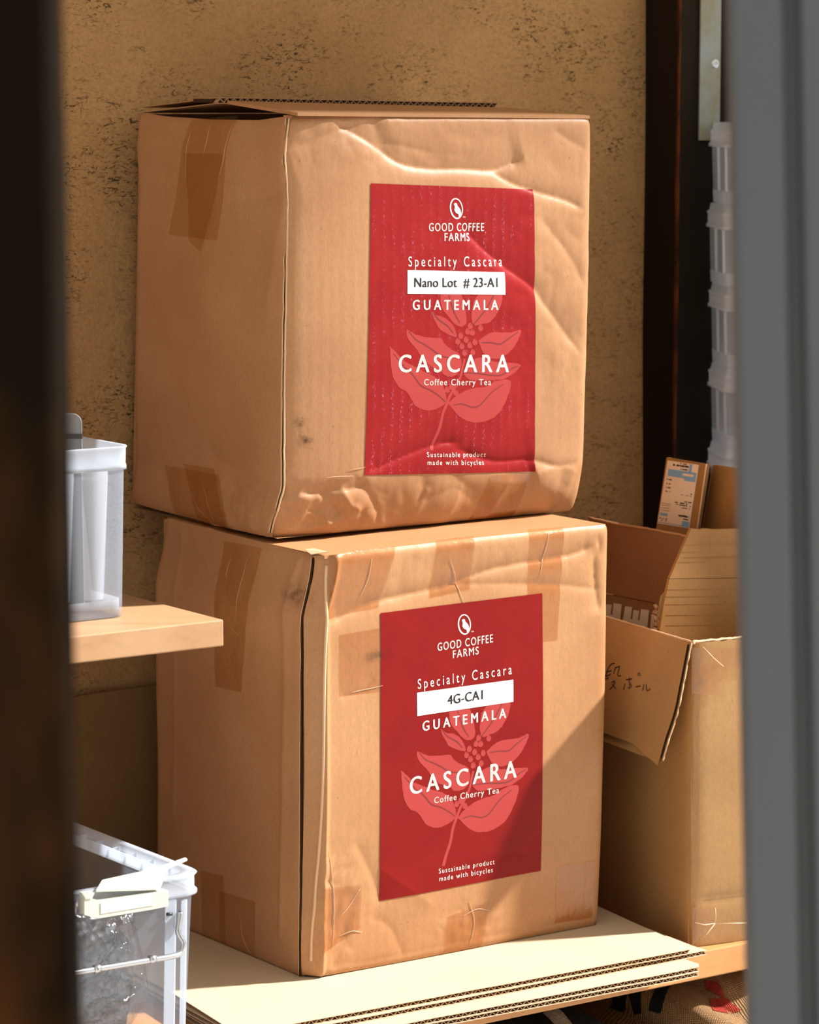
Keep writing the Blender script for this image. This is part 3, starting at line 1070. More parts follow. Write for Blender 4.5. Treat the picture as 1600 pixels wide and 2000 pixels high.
    le.crease([(470, 393), (510, 388), (563, 380)], 0.002, 0.006, 0.004)
    le.crease([(400, 880), (450, 910), (520, 950), (562, 960)], 0.0025, 0.006, 0.012)
    le.crease([(440, 925), (480, 990), (470, 1040)], 0.0018, 0.008, 0.006)
    le.crease([(520, 620), (555, 420), (565, 330)], -0.002, 0.02, 0.01)
    le.crumple(9, 0.003, None, 2.2, False)
    le.crumple(26, 0.0035, le.mask_px(430, 985, 120, 55), 4.4)
    le.round_edges(0.003, 0.004)
    le.build('side_panel', 'kraft', box)
    # remaining sides and bottom
    c = [W(float(sL(1.15)) + 0.003, -0.407, 1.1495), W(0.424, -0.407, 1.1495), W(0.424, -0.104, 1.1495), W(float(sL(1.15)) + 0.003, -0.104, 1.1495),
         W(float(sL(1.59)) + 0.002, -0.400, 1.590), W(0.429, -0.400, 1.590), W(0.4295, -0.083, 1.586), W(float(sL(1.59)) + 0.002, -0.09, 1.588)]
    mesh('rear_shell', c, [(0, 1, 2, 3), (0, 4, 5, 1), (1, 5, 6, 2)], 'kraft', box)
    mesh('bottom_flap', [W(0.035, -0.40, 1.1492), W(0.42, -0.40, 1.1492), W(0.42, -0.11, 1.1492), W(0.035, -0.11, 1.1492)], [(0, 1, 2, 3)], 'kraft', box)
    # top flaps: the near one lies almost flat, the far one rests raised on it
    fe0 = on_plane(425, 197, W(0, -0.235, 0), N); fe1 = on_plane(972, 207, W(0, -0.235, 0), N)
    ne0 = W(0.05, -0.225, 1.602); ne1 = W(0.425, -0.225, 1.5935)
    slab('near_top_flap', [W(0.046, -0.0815, 1.5905), W(0.4285, -0.0815, 1.5855), ne1, ne0], (0, 0, 0.0035), 'kraft', box)
    th = 0.0058
    far = slab('far_top_flap', [W(0.045, -0.402, 1.5915), fe0 - Z * th / 2 , fe1 - Z * th / 2, W(0.42, -0.402, 1.5895)], (0, 0, 0.0009), 'kraft', box)
    slab('far_flap_liner', [W(0.045, -0.402, 1.5915 + th), fe0 + Z * th / 2, fe1 + Z * th / 2, W(0.42, -0.402, 1.5895 + th)], (0, 0, 0.0009), 'kraft', box)
    vv_, ff_ = flute_ribbon([fe0 + Z * 0.0004, fe1 + Z * 0.0004], -N * 0.01, th, 0.0085)
    mesh('fluting', vv_, ff_, 'flute', box, kind='stuff')
    slab('flute_shade', [fe0 - N * 0.008 - Z * 0.002, fe1 - N * 0.008 - Z * 0.002, fe1 - N * 0.05 - Z * 0.002, fe0 - N * 0.05 - Z * 0.002], (0, 0, 0.004), 'gap_shade', box)  # dark block paints the shade inside the flap's flutes
    slab('inner_flap', [W(0.052, -0.39, 1.570), W(0.052, -0.10, 1.570), W(0.19, -0.10, 1.56), W(0.19, -0.39, 1.56)], (0, 0, 0.003), 'kraft', box)
    # cut edge of the corrugated board down the front corner
    pe = []
    for z in np.linspace(1.155, 1.588, 60):
        u = 0.0
        pe.append(W(float(sL(z)) + 0.0005, float(dF(z)) - 0.0165 - 0.017 * max(0, (1.213 - z) / 0.064) ** 1.5, z) + A * 0.0008 * noise.noise(Vector((0, 4, z * 60))))
    v, f = tube_vf(pe, 0.0012, 6); mesh('cut_edge', v, f, 'edge', box, True)
    v, f = tube_vf([p + N * 0.0042 + A * 0.0004 for p in pe], 0.0010, 6); mesh('cut_edge', v, f, 'edge', box, True)
    v, f = tube_vf([p + N * 0.0021 + A * 0.0012 for p in pe], 0.0018, 6); mesh('seam_gap', v, f, 'gap_shade', box, True)
    # tapes
    le.patch('tape', [(372, 233), (462, 226), (428, 470), (332, 458)], 'tape_side', box, 0.0007, 14, 24)
    le.patch('tape', [(360, 300), (440, 300), (398, 492), (372, 470)], 'tape_side', box, 0.0011, 10, 20)
    le.patch('tape', [(325, 908), (430, 928), (455, 1042), (345, 1012)], 'tape_side', box, 0.0008, 14, 18)
    le.patch('tape', [(360, 905), (420, 915), (448, 1040), (395, 1030)], 'tape_side', box, 0.0012, 10, 16)
    fr.patch('tape', [(958, 928), (1036, 920), (1020, 1014), (934, 1022)], 'tape', box, 0.0006, 12, 16)
    for l in ([(366, 942), (385, 985), (400, 1005), (420, 1028)], [(395, 935), (405, 970), (420, 1020)], [(372, 260), (364, 310), (364, 350)], [(455, 240), (440, 310), (428, 356)], [(412, 235), (405, 280), (400, 300)]):
        strand(le, box, l, 0.0005)
    strand(fr, box, [(640, 934), (660, 931), (690, 930)], 0.0005); strand(fr, box, [(680, 918), (705, 914), (712, 912)], 0.0004)
    fr.patch('smudge', [(580, 838), (625, 838), (625, 880), (580, 880)], 'smudge', box, 0.0006)
    fr.patch('smudge', [(575, 812), (612, 812), (612, 842), (575, 842)], 'smudge', box, 0.0006)
    q = [fr.px(722, 358), fr.px(1041, 370), fr.px(1043, 921), fr.px(711, 928)]
    make_label(fr, box, q, 'label_worn', 'Nano Lot  # 23-A1', (802, 964))


# ================================================================== lower carton
def lower_box():
    sL = interp([(0.69, 0.002), (0.80, 0.004), (1.08, 0.007), (1.12, 0.018), (1.15, 0.022)])
    sR = interp([(0.69, 0.386), (1.15, 0.395)])
    dF = interp([(0.69, 0.0), (1.15, 0.0)])
    box = thing('cardboard_box', W(0.2, -0.16, ZS), 'taped brown carton with the 4G-CA1 label, standing on the flat cardboard', 'cardboard box', 'labelled cartons')
    zb = lambda u: ZS + 0.0005 + 0.003 * np.exp(-u / 0.05)
    zt = interp([(0, 1.143), (0.08, 1.1455), (0.5, 1.1475), (0.9, 1.1478), (1, 1.1475)])
    fr = Face(A, N, dF, sL, sR, zb, zt, 190, 210)
    uu, vv, hh, zz = fr.grids()
    hr = hh - sL(zz)
    fr.D -= 0.016 * np.clip(1 - hr / 0.016, 0, 1) ** 1.3          # chamfered front corner
    fr.D += 0.0022 * np.exp(-((hr - 0.017) / 0.003) ** 2)          # with a bright ridge beside it
    fr.D += 0.0035 * np.sin(np.pi * vv)
    fr.D += 0.004 * np.clip((zz - 1.09) / 0.05, 0, 1) * np.clip(1.4 - uu, 0, 1)
    fr.crease([(640, 1218), (720, 1180), (800, 1160), (880, 1143), (950, 1115), (1030, 1098), (1110, 1085), (1165, 1066)], 0.0038, 0.010, 0.005, 0.04)
    fr.crease([(870, 1143), (960, 1140), (1080, 1142), (1180, 1152)], 0.0016, 0.005, 0.004)
    fr.crease([(1165, 1040), (1172, 1070), (1160, 1100), (1170, 1200)], 0.003, 0.006, 0.010)
    fr.crease([(730, 1320), (700, 1350), (660, 1360)], 0.0010, 0.005, 0.005)
    fr.crease([(1054, 1672), (1000, 1664), (960, 1680), (880, 1700)], 0.0010, 0.006, 0.005)
    fr.crease([(730, 1690), (790, 1730), (850, 1772)], -0.0010, 0.01, 0.01)
    fr.crease([(690, 1640), (720, 1700), (745, 1770)], 0.0014, 0.01, 0.006)
    fr.crease([(720, 1790), (760, 1810), (790, 1870)], 0.0012, 0.008, 0.008)
    fr.crease([(620, 1885), (720, 1878), (900, 1840), (1160, 1790)], 0.0012, 0.006, 0.008)
    fr.crumple(34, 0.0030, fr.mask_px(910, 1800, 60, 40), 3.3)
    fr.crumple(30, 0.0035, fr.mask_px(650, 1790, 50, 130), 6.1)
    fr.crumple(8, 0.0014, None, 8.3, False)
    fr.crumple(24, 0.0012, fr.mask_px(850, 1110, 320, 60), 2.7)
    fr.round_edges(0.004, 0.004, 'RTB')
    fr.build('front_panel', 'kraft_low', box)
    dB = interp([(0.69, -0.312), (1.15, -0.319)])
    dFe = lambda z: dF(z) - 0.017 + 0 * z
    le = Face(N, -A, lambda z: -sL(z), dB, dFe, lambda u: ZS + 0.0005 + 0 * u, interp([(0, 1.148), (0.6, 1.145), (1, 1.1425)]), 110, 150)
    uu, vv, hh, zz = le.grids()
    le.D += 0.003 * np.sin(np.pi * uu) * np.sin(np.pi * vv)
    le.crease([(590, 1080), (565, 1150), (560, 1300), (555, 1600), (548, 1840)], -0.0025, 0.008, 0.006, 0.02)
    le.crease([(590, 1090), (575, 1160), (590, 1230)], 0.002, 0.006, 0.006)
    le.crease([(352, 1010), (344, 1150), (342, 1600)], -0.0012, 0.004, 0.006, 0.02)
    le.crumple(9, 0.0016, None, 5.2, False)
    le.crumple(28, 0.0025, le.mask_px(465, 1230, 40, 150), 1.4)
    le.round_edges(0.003, 0.004)
    le.build('side_panel', 'kraft', box)
    c = [W(0.004, -0.311, ZS + .001), W(0.385, -0.311, ZS + .001), W(0.385, -0.004, ZS + .001), W(0.004, -0.02, ZS + .001),
         W(0.022, -0.319, 1.147), W(0.394, -0.319, 1.147), W(0.394, -0.004, 1.147), W(0.022, -0.02, 1.143)]
    mesh('rear_shell', c, [(0, 1, 2, 3), (0, 4, 5, 1), (1, 5, 6, 2)], 'kraft_low', box)
    slab('near_top_flap', [W(0.026, -0.004, 1.1405), W(0.392, -0.004, 1.1445), W(0.392, -0.157, 1.1445), W(0.026, -0.157, 1.1405)], (0, 0, 0.0035), 'kraft_low', box)
    slab('far_top_flap', [W(0.026, -0.159, 1.1405), W(0.392, -0.159, 1.1445), W(0.392, -0.318, 1.1445), W(0.026, -0.318, 1.1445)], (0, 0, 0.0035), 'kraft_low', box)
    # loose liner at the front top corner
    slab('torn_liner', [W(0.020, -0.020, 1.1435), W(0.032, -0.006, 1.1465), W(0.03, -0.03, 1.1475), W(0.022, -0.035, 1.1465)], (0, 0, 0.0008), 'edge', box)
    pe = [W(float(sL(z)) - 0.0002, -0.0168, z) + A * 0.0008 * noise.noise(Vector((0, 9, z * 40))) for z in np.linspace(ZS + 0.002, 1.141, 60)]
    v, f = tube_vf(pe, 0.0014, 6); mesh('seam_gap', v, f, 'gap_shade', box, True)
    v, f = tube_vf([p - N * 0.0022 for p in pe], 0.0010, 6); mesh('cut_edge', v, f, 'edge', box, True)
    # tapes
    fr.patch('tape', [(688, 1076), (772, 1066), (738, 1186), (672, 1200)], 'tape', box, 0.0007, 14, 18)
    fr.patch('tape', [(852, 1055), (926, 1046), (918, 1150), (838, 1168)], 'tape', box, 0.0007, 14, 18)
    fr.patch('tape', [(1032, 1034), (1102, 1029), (1086, 1250), (1026, 1256)], 'tape', box, 0.0003, 28, 56)
    fr.patch('tape', [(645, 1085), (688, 1080), (672, 1200), (638, 1210)], 'tape', box, 0.0006, 10, 18)
    fr.patch('tape', [(660, 1240), (742, 1225), (742, 1350), (660, 1360)], 'tape', box, 0.0003, 24, 36)
    fr.patch('tape', [(632, 1735), (705, 1728), (702, 1812), (630, 1862)], 'tape', box, 0.0007, 14, 18)
    fr.patch('tape', [(1086, 1692), (1160, 1680), (1158, 1792), (1084, 1804)], 'tape', box, 0.0007, 14, 18)
    fr.patch('tape', [(872, 1790), (956, 1760), (944, 1850), (868, 1864)], 'tape', box, 0.0007, 14, 18)
    le.patch('tape', [(440, 1056), (512, 1070), (476, 1352), (424, 1340)], 'tape_side', box, 0.0008, 12, 30)
    le.patch('tape', [(430, 1740), (500, 1760), (498, 1882), (428, 1852)], 'tape_side', box, 0.0008, 12, 18)
    le.patch('tape', [(395, 1700), (440, 1710), (440, 1858), (395, 1842)], 'tape_side', box, 0.0012, 10, 18)
    for l in ([(876, 1090), (886, 1120), (895, 1150), (905, 1178)], [(722, 1090), (715, 1130), (700, 1170)], [(1070, 1040), (1062, 1080), (1050, 1130)], [(682, 1352), (715, 1345), (744, 1338)],
              [(640, 1660), (648, 1720), (652, 1780), (648, 1850)], [(702, 1735), (680, 1770), (662, 1790)], [(660, 1830), (685, 1818), (705, 1820)], [(915, 1760), (925, 1800), (918, 1850)], [(900, 1790), (930, 1775), (955, 1778)]):
        strand(fr, box, l, 0.0006)
    for l in ([(486, 1090), (474, 1140), (462, 1208)], [(455, 1080), (446, 1115), (445, 1130)], [(450, 1220), (462, 1235), (470, 1240)], [(470, 1790), (474, 1830), (490, 1868)]):
        strand(le, box, l, 0.0005)
    v3 = [fr.px(x, y) for x, y in ((641, 1105), (638, 1150), (634, 1215), (631, 1300), (628, 1500), (624, 1650), (617, 1800), (615, 1880))]
    pts = smooth_line(v3, 8)
    p3 = fr.pos([p[0] for p in pts], [p[1] for p in pts], 0.0004)
    v, f = tube_vf(list(p3), 0.0016, 8); mesh('ridge_highlight', v, f, 'edge', box, True)  # pale tube paints the highlight along the exposed ridge
    le.patch('smudge', [(545, 1130), (620, 1140), (620, 1195), (545, 1185)], 'smudge', box, 0.0008)
    fr.patch('smudge', [(700, 1265), (765, 1255), (765, 1290), (700, 1300)], 'smudge', box, 0.0016)
    q = [fr.px(740, 1197), fr.px(1057, 1158), fr.px(1054, 1700), fr.px(740, 1759)]
    make_label(fr, box, q, 'label_red', '4G-CA1', (849, 918))


upper_box()
lower_box()


# ================================================================== flattened cardboard on the shelf
def flat_sheet(name, outline, z0, z1, label, front, layers=1, group='flattened cardboard under the cartons', warp=None):
    """outline: (s, d) polygon; front: index pairs of the edges that show their flutes"""
    c = np.mean([W(s, d, z0) for s, d in outline], axis=0); c[2] = z0
    t = thing(name, c, label, 'cardboard sheet', group)
    lt = (z1 - z0) / layers
    for k in range(layers):
        a = z0 + k * lt
        top = [W(s, d, a + lt - 0.0007) for s, d in outline]
        bot = [W(s, d, a) for s, d in outline]
        slab('liner', top, (0, 0, 0.0007), 'sheet', t)
        slab('liner', bot, (0, 0, 0.0007), 'sheet', t)
        cen = np.mean(outline, axis=0)
        inner = [W(cen[0] + (s - cen[0]) * (1 - 0.012 / abs(s - cen[0] + 1e-9) if abs(s - cen[0]) > 0.05 else 1), cen[1] + (d - cen[1]) * 0.955, a + 0.0008) for s, d in outline]
        slab('gap_shade', inner, (0, 0, lt - 0.0016), 'gap_shade', t)  # dark block paints the shade behind the fluted edge
        for i, j in front:
            pa, pb = np.array(W(*outline[i], a + lt / 2)), np.array(W(*outline[j], a + lt / 2))
            dirv = pb - pa; nrm = np.cross(Z, dirv); nrm /= np.linalg.norm(nrm)
            if nrm @ (W(*cen, 0) - np.array(W(*outline[i], 0))) < 0: nrm = -nrm
            v, f = flute_ribbon([pa + nrm * 0.0004, pb + nrm * 0.0004], nrm * 0.008, lt, 0.0082 * lt / 0.0053)
            mesh('fluting', v, f, 'flute', t, kind='stuff')
    return t


def wob(pts, n, amp, seed):
    """subdivide an edge with small cut irregularities"""
    out = []
    (a, b), (c, d) = pts
    for k in range(n + 1):
        t = k / n
        out.append((a + (c - a) * t, b + (d - b) * t + amp * noise.noise(Vector((seed, k * 0.9, 0)))))
    return out


zc = ZS
e1 = wob([(-0.156, SD(atZ(510, 1998, zc))[1] + 0.018), (SD(atZ(1349, 1854, zc))[0], 0.132)], 14, 0.0012, 1)
flat_sheet('cardboard_sheet', e1 + [(0.412, 0.122), (0.425, 0.02), (0.437, -0.062), (0.452, -0.2), (0.46, -0.33), (-0.12, -0.33), (-0.135, -0.05)],
           0.6948, ZS, 'uppermost pale flattened cardboard sheet directly under the lower carton', [(k, k + 1) for k in range(14)] + [(16, 17), (17, 18)])
e2 = wob([(-0.152, 0.1225), (0.431, 0.1305)], 14, 0.001, 3)
flat_sheet('cardboard_sheet', e2 + [(0.430, 0.108), (0.44, -0.05), (0.455, -0.34), (-0.12, -0.34)],
           0.6896, 0.6948, 'second flattened cardboard sheet, its right corner sticking out beside the open carton', [(k, k + 1) for k in range(14)])
d3 = SD(atZ(1000, 1961, 0.6895))[1]
e3 = wob([(-0.152, d3 - 0.012), (0.394, d3 + 0.004)], 16, 0.0018, 6)
flat_sheet('cardboard_sheet', e3 + [(0.401, d3 - 0.006), (0.40, d3 - 0.03), (0.41, -0.30), (-0.11, -0.30)],
           0.6791, 0.6895, 'lowest folded double cardboard sheet resting on the orange shelf', [(k, k + 1) for k in range(17)], 2)

# cardboard sheet leaning flat on the wall under the pine shelf
pl, pr = on_plane(150, 1359, W(0, WD + 0.02, 0), N), on_plane(345, 1338, W(0, WD + 0.02, 0), N)
(s1, _), (s2, _) = SD(pl), SD(pr)
ztop = (pl[2] + pr[2]) / 2
t = thing('cardboard_sheet', W(0, WD + 0.02, SHELF), 'dull brown cardboard sheet standing against the wall under the pine shelf', 'cardboard sheet')
outl = [(s1 - 0.5, ztop)]
for k in range(22):
    s = s1 - 0.5 + (0.30 - s1 + 0.5) * k / 21
    outl.append((s, ztop + 0.0015 * noise.noise(Vector((k * 0.8, 3, 3))) - (0.004 if k == 12 else 0)))
poly = [W(s, WD + 0.013, z) for s, z in outl[1:]] + [W(0.30, WD + 0.013, SHELF), W(s1 - 0.5, WD + 0.013, SHELF)]
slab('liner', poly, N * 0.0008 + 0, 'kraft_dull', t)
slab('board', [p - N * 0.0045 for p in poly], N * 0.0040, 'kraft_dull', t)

# ================================================================== open carton on the right with cardboard scraps
FD = np.array([12500.0, 6200.0, 0]); FD /= np.linalg.norm(FD)
BD = np.array([-FD[1], FD[0], 0])
Q0 = atZ(1347, 1852, SHELF)
RH = atY(1350, 1256, Q0[1])[2]


def RB(f_, b_, z_):
    q = Q0 + FD * f_ + BD * b_; q = q.copy(); q[2] = z_
    return q


def on_f(px, py, f_): return on_plane(px, py, RB(f_, 0, 0), FD)
def on_b(px, py, b_): return on_plane(px, py, RB(0, b_, 0), BD)


def right_box():
    wid, dep, th = 0.31, 0.36, 0.005
    z0 = SHELF + 0.0005
    box = thing('open_carton', RB(wid / 2, dep / 2, SHELF), 'open yellowish carton with a handwritten flap, holding cardboard scraps beside the red-labelled cartons', 'cardboard box')
    # front panel and left panel as dented faces (frame: RB, not the wall frame)
    nu, nv = 60, 60
    v, uv = [], []
    for j in range(nv + 1):
        for i in range(nu + 1):
            a, b = i / nu * wid, j / nv
            z = z0 + b * (RH - z0) + (0.0018 * noise.noise(Vector((a * 120, 0, 3))) + 0.001 * noise.noise(Vector((a * 320, 0, 8))) if j == nv else 0)
            dd = 0.002 * noise.noise(Vector((a * 9, b * 4, 2))) - 0.004 * math.exp(-a / 0.006) + 0.003 * math.sin(math.pi * b)
            dd -= 0.0025 * math.exp(-abs(z - (z0 + 0.05)) / 0.004) * (1 if a > 0.02 else a / 0.02)
            v.append(RB(a, -dd, z)); uv.append((a, z))
    n = nu + 1
    fc = [(j * n + i, j * n + i + 1, (j + 1) * n + i + 1, (j + 1) * n + i) for j in range(nv) for i in range(nu)]
    fp = mesh('front_panel', v, fc, 'kraft_yellow', box, True, uv)
    v, uv = [], []
    for j in range(nv + 1):
        for i in range(nu + 1):
            a, b = i / nu * dep, j / nv
            z = z0 + b * (RH - z0)
            dd = 0.003 * noise.noise(Vector((a * 8, b * 3, 7))) + 0.003 * math.sin(math.pi * b) - 0.003 * math.exp(-a / 0.005)
            v.append(RB(-dd, a, z)); uv.append((a, z))
    fc2 = [(j * n + i, (j + 1) * n + i, (j + 1) * n + i + 1, j * n + i + 1) for j in range(nv) for i in range(nu)]
    mesh('side_panel', v, fc2, 'kraft_yellow', box, True, uv)
    mesh('inner_lining', [RB(th, th, z0), RB(wid - th, th, z0), RB(wid - th, dep, z0), RB(th, dep, z0), RB(th, th, RH - .002), RB(wid - th, th, RH - .002), RB(wid - th, dep, RH - .002), RB(th, dep, RH - .002)],
         [(0, 1, 5, 4), (1, 2, 6, 5), (2, 3, 7, 6), (3, 0, 4, 7), (0, 1, 2, 3)], 'kraft_yellow', box)
    mesh('rear_shell', [RB(wid, 0, z0), RB(wid, dep, z0), RB(0, dep, z0), RB(wid, 0, RH), RB(wid, dep, RH), RB(0, dep, RH)], [(0, 1, 4, 3), (1, 2, 5, 4)], 'kraft_yellow', box)
    # torn pale rims
    for nm, line in (('torn_rim', [RB(a, 0.0025 + 0.0006 * noise.noise(Vector((a * 200, 1, 1))), RH + 0.0015 * noise.noise(Vector((a * 140, 0, 3))) + 0.0007) for a in np.linspace(0.0, wid, 90)]),
                     ('torn_rim', [RB(0.0012, a, RH + 0.0005 * noise.noise(Vector((a * 140, 9, 3)))) for a in np.linspace(0.0, dep, 60)])):
        rr = [0.0017 + 0.0009 * noise.noise(Vector((i * 0.7, 2, 2))) for i in range(len(line))]
        v, f = tube_vf(line, rr, 6); mesh(nm, v, f, 'edge', box, True)
    # the hanging flap on the left side
    zB = RH - 0.130
    out = 0.040
    def FL(b_, t_, off=0.0):     # b_ along the rim, t_ down the flap
        nrm = np.array([-FD[0], -FD[1], 0]) * 0.95 + Z * 0.30
        return RB(-out * t_ - 0.001, b_, RH - 0.130 * t_) + nrm * (off + 0.003 * noise.noise(Vector((b_ * 10, t_ * 3, 1))))
    def fl_uv(px, py):
        # solve for (b, t) on the flap plane
        b_, t_ = 0.1, 0.5
        nrm = np.cross(BD, np.array([-FD[0] * out, -FD[1] * out, -0.130])); nrm /= np.linalg.norm(nrm)
        p = on_plane(px, py, RB(-0.001, 0, RH), nrm)
        t_ = (RH - p[2]) / 0.130
        b_ = (p - Q0) @ BD
        return b_, t_
    redge = smooth_line([fl_uv(1349, 1262), fl_uv(1338, 1320), fl_uv(1325, 1382), fl_uv(1312, 1430), fl_uv(1301, 1470), fl_uv(1291, 1497)], 6)
    rb = lambda t: float(np.interp(t, [p[1] for p in redge], [p[0] for p in redge]))
    tmax = redge[-1][1]
    nt, nb = 30, 40
    flap = None
    for nm, o_, m_ in (('hanging_flap', 0.0045, 'kraft_yellow'), ('flap_back_liner', 0.0, 'kraft_yellow')):
        v, uv = [], []
        for j in range(nt + 1):
            tt = tmax * j / nt
            for i in range(nb + 1):
                b0 = rb(tt) + (0.003 if nm != 'hanging_flap' else 0) * (noise.noise(Vector((tt * 6, 2, 2))) - 0.6)
                bb = b0 + (0.30 - b0) * i / nb
                te = tt - (0.10 * min(1, max(0, (bb - rb(tmax)) / 0.06)) * (j / nt) ** 8 if nm == 'hanging_flap' else 0.03 * (j / nt) ** 8)
                v.append(FL(bb, te, o_)); uv.append((bb, -tt))
        n2 = nb + 1
        fc = [(j * n2 + i, j * n2 + i + 1, (j + 1) * n2 + i + 1, (j + 1) * n2 + i) for j in range(nt) for i in range(nb)]
        ob = mesh(nm, v, fc, m_, box, True, uv)
        flap = flap or ob
    v, f = tube_vf([FL(rb(t) + 0.0035, t, 0.0022) for t in np.linspace(0.02, tmax * 0.93, 40)], [0.0018 + 0.0006 * noise.noise(Vector((k, 0, 4))) for k in range(40)], 6)
    mesh('flap_gap_shade', v, f, 'gap_shade', box, True)  # dark tube paints the shade between the flap's torn layers
    v, f = tube_vf([FL(rb(t) - 0.001 + 0.001 * noise.noise(Vector((t * 20, 1, 1))), t, 0.0002) for t in np.linspace(0.0, tmax * 0.95, 50)], 0.0009, 6)
    mesh('torn_flap_edge', v, f, 'edge', box, True)
    # handwriting
    k6 = lambda x, y: (1150 + x / 3.5556, 1200 + y / 3.5556)
    strokes = [[(208, 347), (188, 352), (170, 378), (155, 425), (138, 480), (122, 530)], [(158, 408), (175, 402), (190, 398)], [(150, 440), (168, 432), (186, 424)], [(122, 468), (148, 458), (172, 450)],
               [(217, 372), (212, 395), (206, 420)], [(217, 380), (238, 369), (243, 375), (234, 425), (240, 436), (256, 434)], [(193, 482), (212, 470), (217, 482), (200, 508), (178, 528)], [(196, 492), (208, 508), (222, 524)],
               [(293, 464), (312, 459), (332, 455)], [(313, 446), (316, 485), (319, 520), (308, 516)], [(287, 488), (281, 510), (277, 532)], [(324, 488), (328, 500), (331, 516)], [(366, 414), (370, 424), (372, 434)], [(377, 411), (380, 421), (383, 431)],
               [(358, 511), (373, 508), (389, 505)], [(411, 494), (409, 515), (404, 537)], [(428, 494), (428, 520), (432, 536), (444, 533), (456, 524)]]
    v, f = [], []
    for st in strokes:
        pts = smooth_line([fl_uv(*k6(*p)) for p in st], 4)
        p3 = [FL(p[0], p[1], 0.0051) for p in pts]
        vv_, ff_ = tube_vf(p3, 0.00055, 4)
        f += [tuple(i + len(v) for i in q) for q in ff_]; v += vv_
    mesh('handwriting', v, f, 'ink_black', flap, label_(None))
    # tape on the front corner, top and bottom
    def fpatch(quad, off, nm='tape', m_='tape'):
        q = [on_b(*c, 0.0) for c in quad]
        vv_, k = [], 8
        for j in range(k + 1):
            for i in range(k + 1):
                a, b = i / k, j / k
                p = (q[0] * (1 - a) + q[1] * a) * (1 - b) + (q[3] * (1 - a) + q[2] * a) * b
                vv_.append(p - BD * (off + 0.003))
        fc = [(j * 9 + i, (j + 1) * 9 + i, (j + 1) * 9 + i + 1, j * 9 + i + 1) for j in range(k) for i in range(k)]
        return mesh(nm, vv_, fc, m_, box, True)
    fpatch([(1350, 1264), (1408, 1266), (1405, 1358), (1348, 1354)], 0.0015)
    fpatch([(1405, 1268), (1470, 1262), (1470, 1300), (1407, 1300)], 0.0015)
    fpatch([(1349, 1771), (1393, 1774), (1390, 1802), (1349, 1845)], 0.0015)
    lines = [[(1368, 1262), (1390, 1285), (1408, 1300)], [(1352, 1800), (1372, 1804), (1392, 1801)], [(1392, 1801), (1376, 1822), (1362, 1832)], [(1392, 1772), (1393, 1788), (1392, 1801)], [(1392, 1802), (1430, 1801), (1470, 1800)]]
    for l in lines:
        v, f = tube_vf([on_b(*p, 0.0) - BD * 0.0055 for p in l], 0.0005, 5); mesh('crease_highlight', v, f, 'tape_highlight', box, True)  # pale lines paint the wrinkle highlights on this tape


def label_(x): return False


right_box()


def shade_carton():  # carton outside the view, added to shade the scraps in the open carton
    t = thing('cardboard_box', RB(0.47, 0.17, SHELF), 'tall plain carton, unseen, added right of the open carton to shade its scraps', 'cardboard box')
    f0_, f1_, b0_, b1_, z0, z1 = 0.335, 0.62, 0.03, 0.20, SHELF + 0.0005, 1.38
    v = [RB(f0_, b0_, z0), RB(f1_, b0_, z0), RB(f1_, b1_, z0), RB(f0_, b1_, z0), RB(f0_, b0_, z1), RB(f1_, b0_, z1), RB(f1_, b1_, z1), RB(f0_, b1_, z1)]
    bevel(mesh('body', v, BOXF, 'kraft', t), 0.003)
    slab('tape', [RB(f0_ + 0.11, b0_ - 0.0006, z1 - 0.08), RB(f0_ + 0.17, b0_ - 0.0006, z1 - 0.08), RB(f0_ + 0.17, b0_ - 0.0006, z1 - 0.002), RB(f0_ + 0.11, b0_ - 0.0006, z1 - 0.002)], -BD * 0.0003, 'tape', t)
    slab('top_flap', [RB(f0_ + .002, b0_ + .002, z1), RB(f1_ - .002, b0_ + .002, z1), RB(f1_ - .002, 0.114, z1), RB(f0_ + .002, 0.114, z1)], (0, 0, 0.004), 'kraft', t)
    slab('top_flap', [RB(f0_ + .002, 0.117, z1), RB(f1_ - .002, 0.117, z1), RB(f1_ - .002, b1_ - .002, z1), RB(f0_ + .002, b1_ - .002, z1)], (0, 0, 0.004), 'kraft', t)


shade_carton()


zin = SHELF + 0.003
# brown printed piece standing along the left side
f0 = 0.06
pts = [on_f(1150, 1011, f0), on_f(1208, 1024, f0), on_f(1262, 1032, f0), on_f(1306, 1040, f0), on_f(1346, 1048, f0)]
lo = [on_f(1150, 1152, f0), on_f(1346, 1190, f0)]
t = thing('cardboard_scrap', RB(f0, 0.2, zin), 'dark brown printed cardboard piece with white block letters in the open carton', 'cardboard scrap', 'cardboard scraps in the open carton')
slab('upper_panel', pts + [lo[1], lo[0]], FD * 0.005, 'kraft_brown', t)
dn = lambda p: np.array([p[0], p[1], zin])
lo2 = [p + FD * 0.0015 - Z * 0.0012 for p in lo]
slab('lower_panel', [lo2[0], lo2[1], dn(lo2[1]), dn(lo2[0])], FD * 0.005, 'kraft_brown', t)
v, f = tube_vf([p - FD * 0.0003 + Z * 0.0008 * noise.noise(Vector((i * .8, 0, 0))) for i, p in enumerate([pts[0] * (1 - k / 30) + pts[-1] * k / 30 + (np.interp(k / 30, [0, .3, .57, .8, 1], [p[2] for p in pts]) - (pts[0][2] * (1 - k / 30) + pts[-1][2] * k / 30)) * Z for k in range(31)])], 0.0014, 5)
mesh('torn_rim', v, f, 'kraft', t, True)
k2 = lambda x, y: (1160 + x / 5.333, 980 + y / 5.333)
